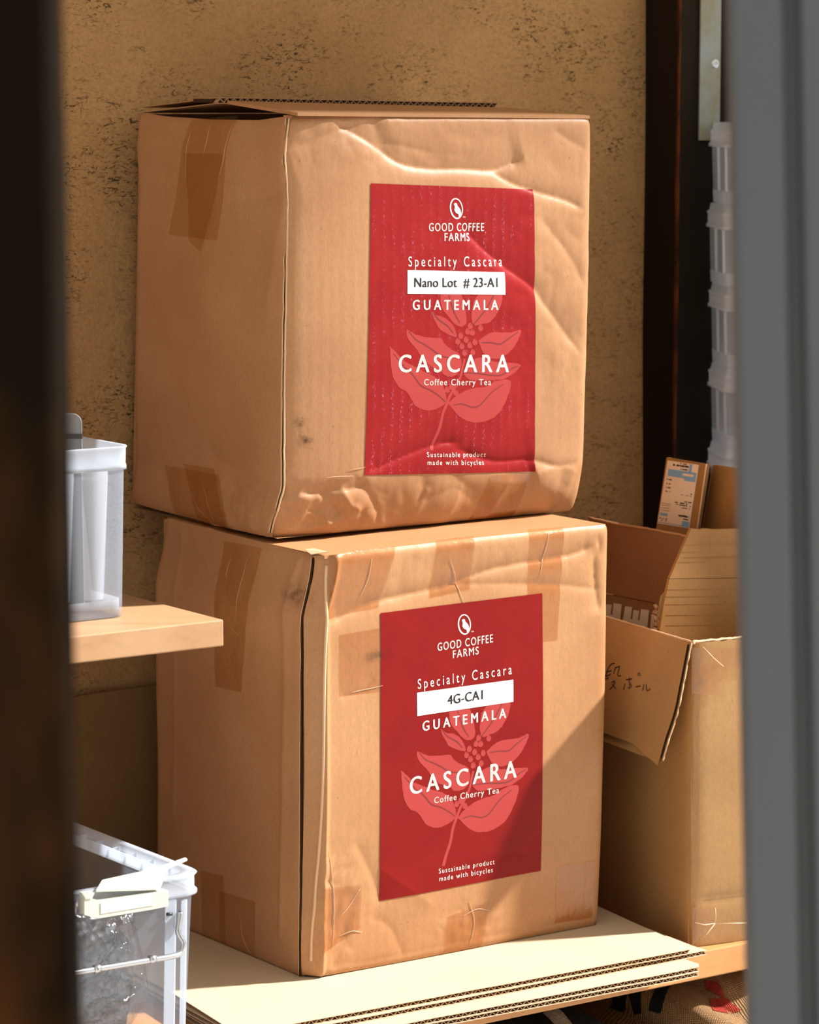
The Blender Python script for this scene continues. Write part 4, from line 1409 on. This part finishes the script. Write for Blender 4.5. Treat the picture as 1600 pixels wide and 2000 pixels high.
# two white block letters E lying on their backs, cut off below by the rim
for ox, oy in ((0, 0), (-284, -62)):
    E_ = [(330, 1088), (402, 1098), (386, 1222), (405, 1225), (415, 1128), (475, 1136), (462, 1236), (480, 1238), (494, 1118), (578, 1130), (556, 1340), (300, 1275)]
    pl_ = [on_f(*k2(x + ox, y + oy), f0 + 0.0012) - FD * 0.0004 for x, y in E_]
    slab('stencil_letter', pl_, FD * 0.0004, 'white_stencil', t)
slab('stencil_letter', [on_f(*k2(x, y), f0 + 0.0012) - FD * 0.0004 for x, y in ((605, 1170), (640, 1176), (620, 1360), (588, 1350))], FD * 0.0004, 'white_stencil', t)
# kraft piece standing behind the front panel
b0 = 0.088
fold = [on_b(1308, 1130, b0), on_b(1560, 1127, b0)]
t = thing('cardboard_scrap', RB(0.1, b0, zin), 'yellowish creased cardboard piece standing upright at the front of the open carton', 'cardboard scrap', 'cardboard scraps in the open carton')
jag = [on_b(x, y, b0) + BD * 0.004 for x, y in ((1354, 1033), (1372, 1035), (1380, 1033), (1400, 1035), (1430, 1034), (1500, 1031), (1560, 1028))]
slab('upper_panel', [fold[0]] + jag + [fold[1]], BD * 0.005, 'kraft_orange', t)
fb = [p - Z * 0.0006 for p in fold]
slab('lower_panel', [fb[0], fb[1], dn(fb[1]), dn(on_b(1287, 1300, b0)), on_b(1287, 1246, b0), on_b(1297, 1180, b0)], BD * 0.005, 'kraft_orange', t)
for y in (1152, 1166, 1181, 1202, 1222, 1090, 1065):
    xa = 1300 if y > 1130 else 1335
    v, f = tube_vf([on_b(xa, y, b0), on_b(1560, y - 3, b0)], 0.00025, 5)
    mesh('crease_line', v, f, 'kraft_orange', t, True)
# crumpled torn edge beside it
v, f = tube_vf([on_b(1281 + 3 * math.sin(k * 1.9), 1180 + k * 2.4, b0 + 0.006) for k in range(30)], [0.0022 + 0.0012 * math.sin(k * 1.3) for k in range(30)], 6)
mesh('torn_fluting', v, f, 'kraft', t, True)
slab('side_liner', [on_b(x, y, b0 + 0.004) for x, y in ((1303, 1152), (1298, 1180), (1289, 1244), (1286, 1244), (1284, 1200), (1292, 1165))], BD * 0.002, 'kraft_yellow', t)
# piece with a delivery label, and the flap beside it
f1 = 0.112
t = thing('cardboard_scrap', RB(f1, 0.2, zin), 'brown cardboard piece with a white and blue delivery label in the open carton', 'cardboard scrap', 'cardboard scraps in the open carton')
q = [(1302, 894), (1380, 907), (1362, 1036), (1275, 1075)]
pp = [on_f(*c, f1) for c in q]
slab('labelled_panel', [pp[0], pp[1], on_f(1357, 1062, f1), dn(on_f(1350, 1062, f1)), dn(on_f(1280, 1055, f1)), on_f(1277, 1066, f1)], FD * 0.005, 'kraft_orange', t)
v, f = tube_vf([on_f(1380 - 18 * k / 20 - 1.5 * noise.noise(Vector((k, 0, 0))), 907 + 130 * k / 20, f1) for k in range(21)], 0.001, 5)
mesh('torn_edge', v, f, 'edge', t, True)
lq = [np.array(c, float) for c in ((1305, 899), (1366, 908), (1347, 1032), (1285, 1022))]


def LP(a, b, off):
    c = (lq[0] * (1 - a) + lq[1] * a) * (1 - b) + (lq[3] * (1 - a) + lq[2] * a) * b
    return on_f(c[0], c[1], f1) - FD * off


dl_ = slab('delivery_label', [LP(0, 0, 0.0006), LP(1, 0, 0.0006), LP(1, 1, 0.0006), LP(0, 1, 0.0006)], FD * 0.0004, 'paper', t)


def lrect(a0, a1, b0_, b1, mat, off=0.0009, nm='printed_field'):
    slab(nm, [LP(a0, b0_, off), LP(a1, b0_, off), LP(a1, b1, off), LP(a0, b1, off)], FD * 0.0002, mat, dl_)


lrect(0.08, 0.97, 0.13, 0.24, 'ink_blue'); lrect(0.72, 0.80, 0.01, 0.14, 'ink_blue'); lrect(0.62, 0.97, 0.24, 0.275, 'ink_blue')
lrect(0.04, 0.27, 0.825, 0.865, 'ink_blue'); lrect(0.76, 0.98, 0.90, 0.99, 'ink_blue'); lrect(0.0, 0.76, 0.972, 0.982, 'ink_blue')
lrect(0.55, 0.9, 0.165, 0.20, 'paper', 0.0011)
random.seed(11)


def lline(a0, a1, b, h, dens=0.75):
    a = a0
    while a < a1:
        w = random.uniform(0.015, 0.04)
        if random.random() < dens:
            lrect(a, min(a + w, a1), b - h / 2 * random.uniform(0.6, 1), b + h / 2 * random.uniform(0.6, 1), 'ink_black', 0.001, 'printed_mark')
        a += w + 0.008


for a in ((0.2, 0.7, 0.055, 0.03), (0.42, 0.7, 0.02, 0.02), (0.45, 0.68, 0.105, 0.022), (0.05, 0.24, 0.29, 0.02), (0.08, 0.22, 0.36, 0.018), (0.05, 0.24, 0.42, 0.018), (0.06, 0.24, 0.48, 0.014),
          (0.83, 0.93, 0.47, 0.02), (0.6, 0.93, 0.50, 0.01), (0.7, 0.95, 0.60, 0.02), (0.4, 0.95, 0.63, 0.022), (0.5, 0.95, 0.66, 0.018), (0.68, 0.95, 0.70, 0.012), (0.62, 0.95, 0.825, 0.034), (0.78, 0.95, 0.87, 0.018), (0.04, 0.28, 0.91, 0.018), (0.1, 0.28, 0.94, 0.018)):
    lline(*a)
for b in (0.67, 0.70, 0.74, 0.78):
    lrect(0.03, 0.32, b, b + 0.004, 'ink_black', 0.001, 'printed_line')
t = thing('cardboard_scrap', RB(f1, 0.1, zin), 'plain brown cardboard flap at the back, right of the delivery label', 'cardboard scrap', 'cardboard scraps in the open carton')
f2 = 0.135
slab('flap', [on_f(1393, 908, f2), on_f(1446, 917, f2), dn(on_f(1440, 1060, f2)), dn(on_f(1372, 1060, f2)), on_f(1369, 1050, f2)], FD * 0.005, 'kraft_orange', t)
v, f = tube_vf([on_f(1393 - 23 * k / 20, 908 + 135 * k / 20, f2 - 0.0005) for k in range(21)], 0.0008, 5)
mesh('cut_edge', v, f, 'kraft', t, True)


# ================================================================== translucent tubs
def rrect(cx, cy, hx, hy, r, n=6):
    pts = []
    for qx, qy, a0 in ((1, 1, 0), (-1, 1, 90), (-1, -1, 180), (1, -1, 270)):
        for k in range(n + 1):
            an = math.radians(a0 + 90 * k / n)
            pts.append((cx + qx * (hx - r) + r * math.cos(an), cy + qy * (hy - r) + r * math.sin(an)))
    return pts


def loft(rings, frame, close_bottom=True):
    v, f = [], []
    n = len(rings[0][0])
    for pts, z in rings:
        v += [frame(x, y, z) for x, y in pts]
    for j in range(len(rings) - 1):
        for i in range(n):
            k = (i + 1) % n
            f.append((j * n + i, j * n + k, (j + 1) * n + k, (j + 1) * n + i))
    if close_bottom:
        f.append(tuple(range(n - 1, -1, -1)))
    return v, f


# ---- tub on the pine shelf
def shelf_tub():
    c = SD(atZ(240, 1206, LZ))
    hx, hy = 0.075, 0.055
    sr = c[0] + 0.010
    cs, cd = sr - hx, c[1] - hy + 0.004
    fr = lambda x, y, z: W(cs + x, cd + y, z)
    ht = atY(246, 870, (W(sr, cd + hy, 0))[1])[2]
    z0 = LZ + 0.001
    tub = thing('plastic_tub', W(cs, cd, LZ), 'translucent white plastic tub standing on the pine shelf', 'plastic tub')
    R = lambda k, z, r=0.014: (rrect(0, 0, hx * k, hy * k, r), z)
    v, f = loft([R(0.93, z0), R(0.935, z0 + 0.02), R(0.97, ht - 0.02)], fr); mesh('body', v, f, 'tub', tub, True)
    v, f = loft([R(0.975, ht - 0.024), R(1.0, ht - 0.024), R(1.0, ht - 0.020), R(0.99, ht - 0.018), R(0.995, ht - 0.003), R(1.01, ht - 0.001), R(1.0, ht), R(0.97, ht - 0.001), R(0.96, ht - 0.02)], fr, False)
    mesh('rim', v, f, 'tub_rim', tub, True)
    v, f = loft([R(0.90, z0 + 0.0005), R(0.90, z0 + 0.018)], fr); mesh('foot', v, f, 'tub_rim', tub, True)
    for x0, x1 in ((-0.016, 0.006), (0.022, 0.045)):
        y = hy * 0.94
        v = [fr(x0, y - .004, z0 + 0.02), fr(x0 + 0.010, y, z0 + 0.02), fr(x1 - 0.004, y, z0 + 0.02), fr(x1, y - .004, z0 + 0.02),
             fr(x0 - .004, y + .001, ht - 0.024), fr(x0 + 0.006, y + .005, ht - 0.024), fr(x1, y + .005, ht - 0.024), fr(x1 + .004, y + .001, ht - 0.024)]
        mesh('rib', v, [(0, 1, 5, 4), (1, 2, 6, 5), (2, 3, 7, 6)], 'tub_rim', tub, True)
    # grey scoop standing in the tub
    Yp = W(cs - 0.02, cd, 0)[1]
    pa = atY(118, 872, Yp); pb_ = atY(160, 872, Yp)
    top = atY(140, 808, Yp)[2]
    w = pb_[0] - pa[0]
    sco = thing('plastic_scoop', (pa[0], Yp, z0 + 0.004), 'grey plastic scoop with a dark band sticking out of the shelf tub', 'scoop')
    x1 = pb_[0]; x0 = x1 - 0.040; r = 0.010
    prof = [(x1, z0 + 0.004), (x1, top - r)] + [(x1 - r + r * math.cos(a), top - r + r * math.sin(a)) for a in np.linspace(0.2, math.pi / 2, 6)] + \
           [(x0 + r - r * math.sin(a), top - r + r * math.cos(a)) for a in np.linspace(0, math.pi / 2, 6)] + [(x0, z0 + 0.004)]
    slab('handle', [(x, Yp, z) for x, z in prof], (0, 0.005, 0), 'grey_plastic', sco)
    zb2 = atY(150, 851, Yp)[2]
    slab('band', [(x0, Yp - 0.0006, zb2 - 0.003), (x1 + .0004, Yp - 0.0006, zb2 - 0.003), (x1 + .0004, Yp - 0.0006, zb2 + 0.002), (x0, Yp - 0.0006, zb2 + 0.002)], (0, 0.006, 0), 'dark_plastic', sco)
    # dark packet on the bottom of the tub
    pc_ = W(cs - 0.042, cd + 0.02, z0 + 0.018)
    v, f = [], []
    for j in range(13):
        for i in range(20):
            th, ph = math.pi * j / 12, 2 * math.pi * i / 20
            k = 1 + 0.15 * noise.noise(Vector((math.cos(ph) * 2, math.sin(ph) * 2, th * 2)))
            v.append(pc_ + k * (A * 0.024 * math.sin(th) * math.cos(ph) + N * 0.022 * math.sin(th) * math.sin(ph)) + Z * 0.0165 * math.cos(th) * min(k, 1.02))
    f = [(j * 20 + i, (j + 1) * 20 + i, (j + 1) * 20 + (i + 1) % 20, j * 20 + (i + 1) % 20) for j in range(12) for i in range(20)]
    props(mesh('dark_packet', v, f, 'husks', None, True), 'small dark packet lying in the bottom of the shelf tub', 'packet')


shelf_tub()


# ---- big tub with steel handle at lower left
def handle_tub():
    d0 = 0.085
    cor = on_plane(396, 1715, W(0, d0, 0), N)
    sr = SD(cor)[0]
    ht = cor[2] + 0.006
    hx, hy = 0.17, 0.23
    cs, cd = sr - hx, d0 - hy
    fr = lambda x, y, z: W(cs + x, cd + y, z)
    z0 = SHELF + 0.001
    tub = thing('storage_tub', W(cs, cd, SHELF), 'translucent storage tub with a steel wire handle and white clip at lower left', 'plastic tub')
    R = lambda dx, z, r=0.022: (rrect(0, 0, hx + dx, hy + dx, r, 8), z)
    v, f = loft([R(-0.010, z0), R(-0.008, z0 + 0.006), R(-0.002, ht - 0.02)], fr); mesh('body', v, f, 'tub_clear', tub, True)
    v, f = loft([R(-0.003, ht - 0.022), R(0.002, ht - 0.021), R(0.002, ht - 0.018), R(0.0, ht - 0.016), R(0.0, ht - 0.004), R(0.002, ht - 0.001), R(0.0, ht + 0.0005), R(-0.009, ht), R(-0.010, ht - 0.006)], fr, False)
    mesh('rim', v, f, 'tub_rim', tub, True)
    # little stiffening webs along the inside of the right rim
    for k in range(9):
        y = hy - 0.045 - k * 0.034
        v = [fr(hx - 0.009, y, ht - 0.002), fr(hx - 0.022, y, ht - 0.003), fr(hx - 0.020, y, ht - 0.012), fr(hx - 0.009, y, ht - 0.020)]
        slab('rim_web', v, N * 0.0012, 'tub_rim', tub)
    v, f = box_vf(0, 1, 0, 1, 0, 1)
    v = [fr(hx - 0.023, -hy + 0.03, ht - 0.013), fr(hx - 0.0215, -hy + 0.03, ht - 0.013), fr(hx - 0.0215, hy - 0.03, ht - 0.013), fr(hx - 0.023, hy - 0.03, ht - 0.013),
         fr(hx - 0.023, -hy + 0.03, ht - 0.001), fr(hx - 0.0215, -hy + 0.03, ht - 0.001), fr(hx - 0.0215, hy - 0.03, ht - 0.001), fr(hx - 0.023, hy - 0.03, ht - 0.001)]
    mesh('inner_lip', v, [tuple(reversed(q)) for q in BOXF], 'tub_rim', tub)
    # front ribs
    fpx = lambda x, y, off=0.0: on_plane(x, y, W(0, d0 + off, 0), N)
    for xa, xb, nm in ((326, 345, 'rib'), (357, 366, 'rib')):
        v = [fpx(xa, 1760, 0.001), fpx(xb, 1757, 0.001), fpx(xb - 4, 2040, -0.004), fpx(xa - 4, 2043, -0.004)]
        slab(nm, v, -N * 0.003, 'tub_rim', tub)
    # white clip: folded lid lug over the front rim
    clip = slab('clip', [fpx(165, 1752, 0.010), fpx(195, 1760, 0.010), fpx(329, 1740, 0.010), fpx(329, 1770, 0.010), fpx(300, 1776, 0.010), fpx(192, 1794, 0.010), fpx(165, 1787, 0.010)], -N * 0.012, 'clip', tub)
    slab('clip_window', [fpx(197, 1764, 0.0106), fpx(300, 1746, 0.0106), fpx(300, 1768, 0.0106), fpx(197, 1785, 0.0106)], -N * 0.0004, simple('pale_green_clip', lin(205, 218, 212), 0.4), clip)
    tip = [fpx(188, 1742, 0.008), fpx(200, 1722, -0.004), fpx(300, 1700, -0.012), fpx(362, 1678, -0.02), fpx(366, 1681, -0.02), fpx(328, 1698, -0.012), fpx(312, 1738, 0.008)]
    slab('clip_tongue', tip, Z * 0.0018, 'clip', tub)
    slab('clip_hook', [fpx(160, 1744, 0.011), fpx(185, 1744, 0.011), fpx(180, 1755, 0.011), fpx(168, 1756, 0.011)], -N * 0.006, 'clip', tub)
    # steel handle
    hp = smooth_line([fpx(352, 1782, 0.003), fpx(350, 1800, 0.005), fpx(348, 1822, 0.008), fpx(358, 1842, 0.010), fpx(352, 1861, 0.012), fpx(335, 1868, 0.014), fpx(300, 1874, 0.014), fpx(240, 1884, 0.014), fpx(150, 1899, 0.014), fpx(60, 1914, 0.014)], 8)
    v, f = tube_vf(hp, 0.0029, 12); hd = mesh('handle', v, f, 'steel', tub, True)
    for x, y in ((303, 1872), (195, 1891)):
        c, e = fpx(x, y, 0.014), fpx(x - 11, y + 2, 0.014)
        v, f = tube_vf([c, e], 0.0041, 12); mesh('handle_ring', v, f, 'steel', hd, True)
    v, f = tube_vf([fpx(353, 1780, 0.003), fpx(349, 1815, 0.003)], [0.0026, 0.0018], 8); mesh('handle_pivot', v, f, 'dark_plastic', hd, True)
    v, f = tube_vf([fpx(326, 1786, 0.002), fpx(336, 1785, 0.002)], 0.0018, 8); mesh('pin', v, f, 'dark_plastic', hd, True)
    # plastic bag of dried husks inside
    bag = thing('plastic_bag', W(cs, cd + 0.12, z0 + 0.004), 'clear plastic bag of dark dried husks inside the handled storage tub', 'plastic bag')
    xr = SD(fpx(298, 1850, -0.03))[0]
    def lump(nm, sc_x, sc_y, sc_z, mat, cx, cy, amp, seed, zc_):
        v, f = [], []
        nj, ni = 26, 44
        for j in range(nj + 1):
            for i in range(ni):
                th, ph = math.pi * j / nj, 2 * math.pi * i / ni
                d = Vector((math.sin(th) * math.cos(ph), math.sin(th) * math.sin(ph), math.cos(th)))
                e = 0.55
                q = [math.copysign(abs(c) ** e, c) for c in d]
                k = 1 + amp * (noise.noise(d * 2.2 + Vector((seed, 0, 0))) + 0.6 * noise.noise(d * 5 + Vector((0, seed, 0))))
                v.append(W(cx + sc_x * q[0] * k, cy + sc_y * q[1] * k, zc_ + sc_z * q[2] * min(k, 1.15)))
        f = [(j * ni + i, j * ni + (i + 1) % ni, (j + 1) * ni + (i + 1) % ni, (j + 1) * ni + i) for j in range(nj) for i in range(ni)]
        return mesh(nm, v, f, mat, bag, True)
    hh_ = (ht - 0.03 - z0)
    lump('husk_fill', 0.092, 0.030, hh_ * 0.43, 'husks', xr - 0.105, d0 - 0.062, 0.08, 3, z0 + hh_ * 0.47)
    lump('bag_film', 0.098, 0.035, hh_ * 0.50, 'bag', xr - 0.102, d0 - 0.060, 0.10, 5, z0 + hh_ * 0.58)


handle_tub()


# ---- stack of clear containers at the right
def container_stack():
    Yf, Yb = 3.88, 4.00
    pitch = 150 * 3.9 / F
    ztop = atY(1400, 240, Yf)[2]
    xl = atY(1418, 400, Yf)[0]; xb = atY(1381, 400, Yb)[0]
    ax = np.array([xb - xl, Yb - Yf, 0]); dep = np.linalg.norm(ax); ax /= dep
    ex = np.array([ax[1], -ax[0], 0])
    org = np.array([xl, Yf, 0])
    names = ['topmost', 'second from the top', 'third from the top', 'fourth from the top', 'fifth from the top', 'sixth from the top', 'seventh from the top', 'eighth from the top', 'ninth from the top', 'tenth from the top']
    wid = 0.20
    n = int((ztop - SHELF) / pitch)
    pitch = (ztop - SHELF - 0.0005) / n if abs((ztop - SHELF) / n - pitch) < 0.012 else pitch
    proto = None
    for k in range(n):
        zt = ztop - k * pitch
        base = zt - pitch
        jit = [0, -0.002, 0.0015, 0.0025, 0.003, 0.002, 0.001, 0, 0.001, 0][k % 10]
        loc = org + ex * (wid / 2 + jit) + ax * dep / 2 + Z * base
        lab_ = 'clear plastic container, %s in the stack at the right' % names[k]
        if proto is None:
            root = thing('clear_container', loc, lab_, 'container', 'clear containers stacked at the right')
            proto = root
            L0 = np.array(loc)
            fr = lambda x, y, z: L0 + ex * x + ax * y + Z * z
            R = lambda dx, z, r=0.010: (rrect(0, 0, wid / 2 + dx, dep / 2 + dx, r, 5), z)
            p = pitch
            v, f = loft([R(-0.006, 0.0005), R(-0.005, 0.010), R(-0.003, p - 0.028)], fr); mesh('body', v, f, 'tub_dim', root, True)
            v, f = loft([R(-0.0052, 0.0008), R(-0.0045, 0.014), R(-0.0045, 0.016), R(-0.007, 0.016)], fr, False); mesh('foot_band', v, f, 'tub_dim_rim', root, True)
            v, f = loft([R(-0.003, p - 0.030), R(0.002, p - 0.030), R(0.002, p - 0.026), R(0.0, p - 0.025), R(0.0, p - 0.014), R(0.001, p - 0.012)], fr, False); mesh('rim', v, f, 'tub_dim_rim', root, True)
            v, f = loft([R(0.001, p - 0.013), R(0.001, p - 0.010), R(-0.002, p - 0.009), R(-0.004, p - 0.0005), R(-0.012, p - 0.0003)], fr, False)
            f.append(tuple(range(len(v) - 24, len(v)))); mesh('lid', v, f, 'tub_dim_rim', root, True)
            for x, y in ((-wid / 2 + 0.002, -dep / 2 + 0.012), (-wid / 2 + 0.002, 0.0)):
                v = [fr(x, y, 0.016), fr(x, y + 0.004, 0.016), fr(x - .002, y + 0.002, p - 0.03), fr(x - .002, y - 0.002, p - 0.03)]
                slab('rib', v, ex * 0.003, 'tub_dim_rim', root)
        else:
            c = proto.copy(); COL.objects.link(c); c.location = loc; c['label'] = lab_
            for ch in [q for q in proto.children]:
                g = ch.copy(); COL.objects.link(g); g.parent = c


container_stack()


# ================================================================== burlap sacks under the shelf
LOWZ = 0.40
v, f = box_vf(-1.3, 1.3, WD + 0.001, 0.10, LOWZ - 0.03, LOWZ)
o = mesh('shelf_board', v, f, 'shelf_wood'); bevel(o, 0.0015)
props(o, 'lower wooden shelf board under the burlap sacks', 'shelf')


class Sack:
    """lumpy bag: superellipsoid with folds; uv in [0,1] x [0,1]"""
    def __init__(self, c, ra, rd, rz, seed, folds):
        self.c, self.ra, self.rd, self.rz, self.seed, self.folds = c, ra, rd, rz, seed, folds

    def p(self, u, v, off=0.0):
        ph = math.pi * (2 * u); th = math.pi * (0.02 + 0.96 * v)
        d = Vector((math.sin(th) * math.cos(ph), math.sin(th) * math.sin(ph), math.cos(th)))
        e = 0.72
        q = [math.copysign(abs(c) ** e, c) for c in d]
        k = 1 + 0.05 * noise.noise(d * 2 + Vector((self.seed, 0, 0)))
        for (a, b, fr_, amp) in self.folds:
            k += amp * (abs(math.sin(fr_ * (d.x * a + d.z * b) + self.seed)) - 0.5)
        k += 0.02 * noise.noise(d * 7 + Vector((0, self.seed, 3)))
        ro = 1 + off / min(self.ra, self.rd, self.rz)
        s = self.c[0] + self.ra * q[0] * k * ro; dd = self.c[1] + self.rd * q[1] * k * ro; z = self.c[2] + self.rz * q[2] * min(k, 1.08) * ro
        return W(s, dd, max(z, LOWZ + 0.001))

    def build(self, name, mat, label):
        nu, nv = 90, 60
        v = [self.p(i / nu, j / nv) for j in range(nv + 1) for i in range(nu)]
        uv = [(i / nu * 1.2, j / nv * 0.7) for j in range(nv + 1) for i in range(nu)]
        f = [(j * nu + i, j * nu + (i + 1) % nu, (j + 1) * nu + (i + 1) % nu, (j + 1) * nu + i) for j in range(nv) for i in range(nu)]
        t = thing(name, W(self.c[0], self.c[1], LOWZ), label, 'sack', 'burlap sacks under the shelf')
        mesh('cloth', v, f, mat, t, True, uv)
        self.t = t
        # lookup of where each (u, v) lands in the photograph, to set the print
        self.tab = []
        for j in range(4, 56):
            for i in range(0, 180):
                u, w = i / 180, j / 60
                p = self.p(u, w)
                if np.cross(self.p(u + 0.004, w) - p, self.p(u, w + 0.004) - p) @ (CAM - p) * self.sgn() < 0: continue
                r = p - CAM
                fw = np.array([0, math.cos(TH), -math.sin(TH)]); up = np.array([0, math.sin(TH), math.cos(TH)])
                x = 800 + F * r[0] / (r @ fw); y = 1000 - F * (r @ up) / (r @ fw)
                self.tab.append((x, y, u, w))
        self.tab = np.array(self.tab)
        return t

    def sgn(self):
        if not hasattr(self, '_s'):
            u, w = 0.25, 0.5
            p = self.p(u, w)
            self._s = 1.0 if np.cross(self.p(u + 0.004, w) - p, self.p(u, w + 0.004) - p) @ (p - W(*self.c)) > 0 else -1.0
        return self._s

    def uvpx(self, x, y):
        d = (self.tab[:, 0] - x) ** 2 + (self.tab[:, 1] - y) ** 2
        k = np.argsort(d)[:4]; w = 1 / (d[k] + 4)
        return (self.tab[k, 2] * w).sum() / w.sum(), (self.tab[k, 3] * w).sum() / w.sum()

    def mark(self, name, quad, mat, n=14):
        """a printed stroke: four photo corners, laid over the folds"""
        q = [np.array(self.uvpx(*c)) for c in quad]
        v, uv = [], []
        for j in range(n + 1):
            for i in range(n + 1):
                a, b = i / n, j / n
                c = (q[0] * (1 - a) + q[1] * a) * (1 - b) + (q[3] * (1 - a) + q[2] * a) * b
                v.append(self.p(c[0], c[1], 0.0008)); uv.append((c[0] * 1.2, c[1] * 0.7))
        f = [(j * (n + 1) + i, (j + 1) * (n + 1) + i, (j + 1) * (n + 1) + i + 1, j * (n + 1) + i + 1) for j in range(n) for i in range(n)]
        return mesh(name, v, f, mat, self.t, True, uv)


zsk = (LOWZ + 0.62) / 2
pA = atZ(1290, 1985, 0.60); sA, dA = SD(pA)
k1 = Sack((sA + 0.09, -0.035, 0.515), 0.098, 0.165, 0.112, 2.0, [(1.0, 0.5, 4.0, 0.09), (0.4, 1.0, 6.0, 0.05)])
k1.build('burlap_sack', 'burlap', 'brown burlap sack with black and red printed letters under the shelf')
for qd in ([(1200, 1942), (1228, 1935), (1216, 1976), (1192, 1970)], [(1224, 1936), (1256, 1928), (1252, 1980), (1238, 1982)], [(1284, 1926), (1312, 1922), (1290, 1982), (1266, 1976)]):
    k1.mark('printed_letter', qd, 'burlap_black')
for qd in ([(1374, 1918), (1400, 1920), (1416, 1950), (1380, 1934)], [(1386, 1950), (1420, 1948), (1448, 1974), (1392, 1974)]):
    k1.mark('printed_stroke', qd, 'burlap_red')
pB = atZ(1080, 1998, 0.60); sB, dB_ = SD(pB)
k3 = Sack((sA - 0.135, -0.04, 0.513), 0.085, 0.16, 0.110, 6.0, [(1.0, -0.6, 4.0, 0.06)])
k3.build('burlap_sack', 'burlap_dark', 'black printed burlap sack with a white stripe under the shelf')
k3.mark('printed_stripe', [(1058, 1972), (1084, 1967), (1118, 2004), (1088, 2010)], 'burlap_white')
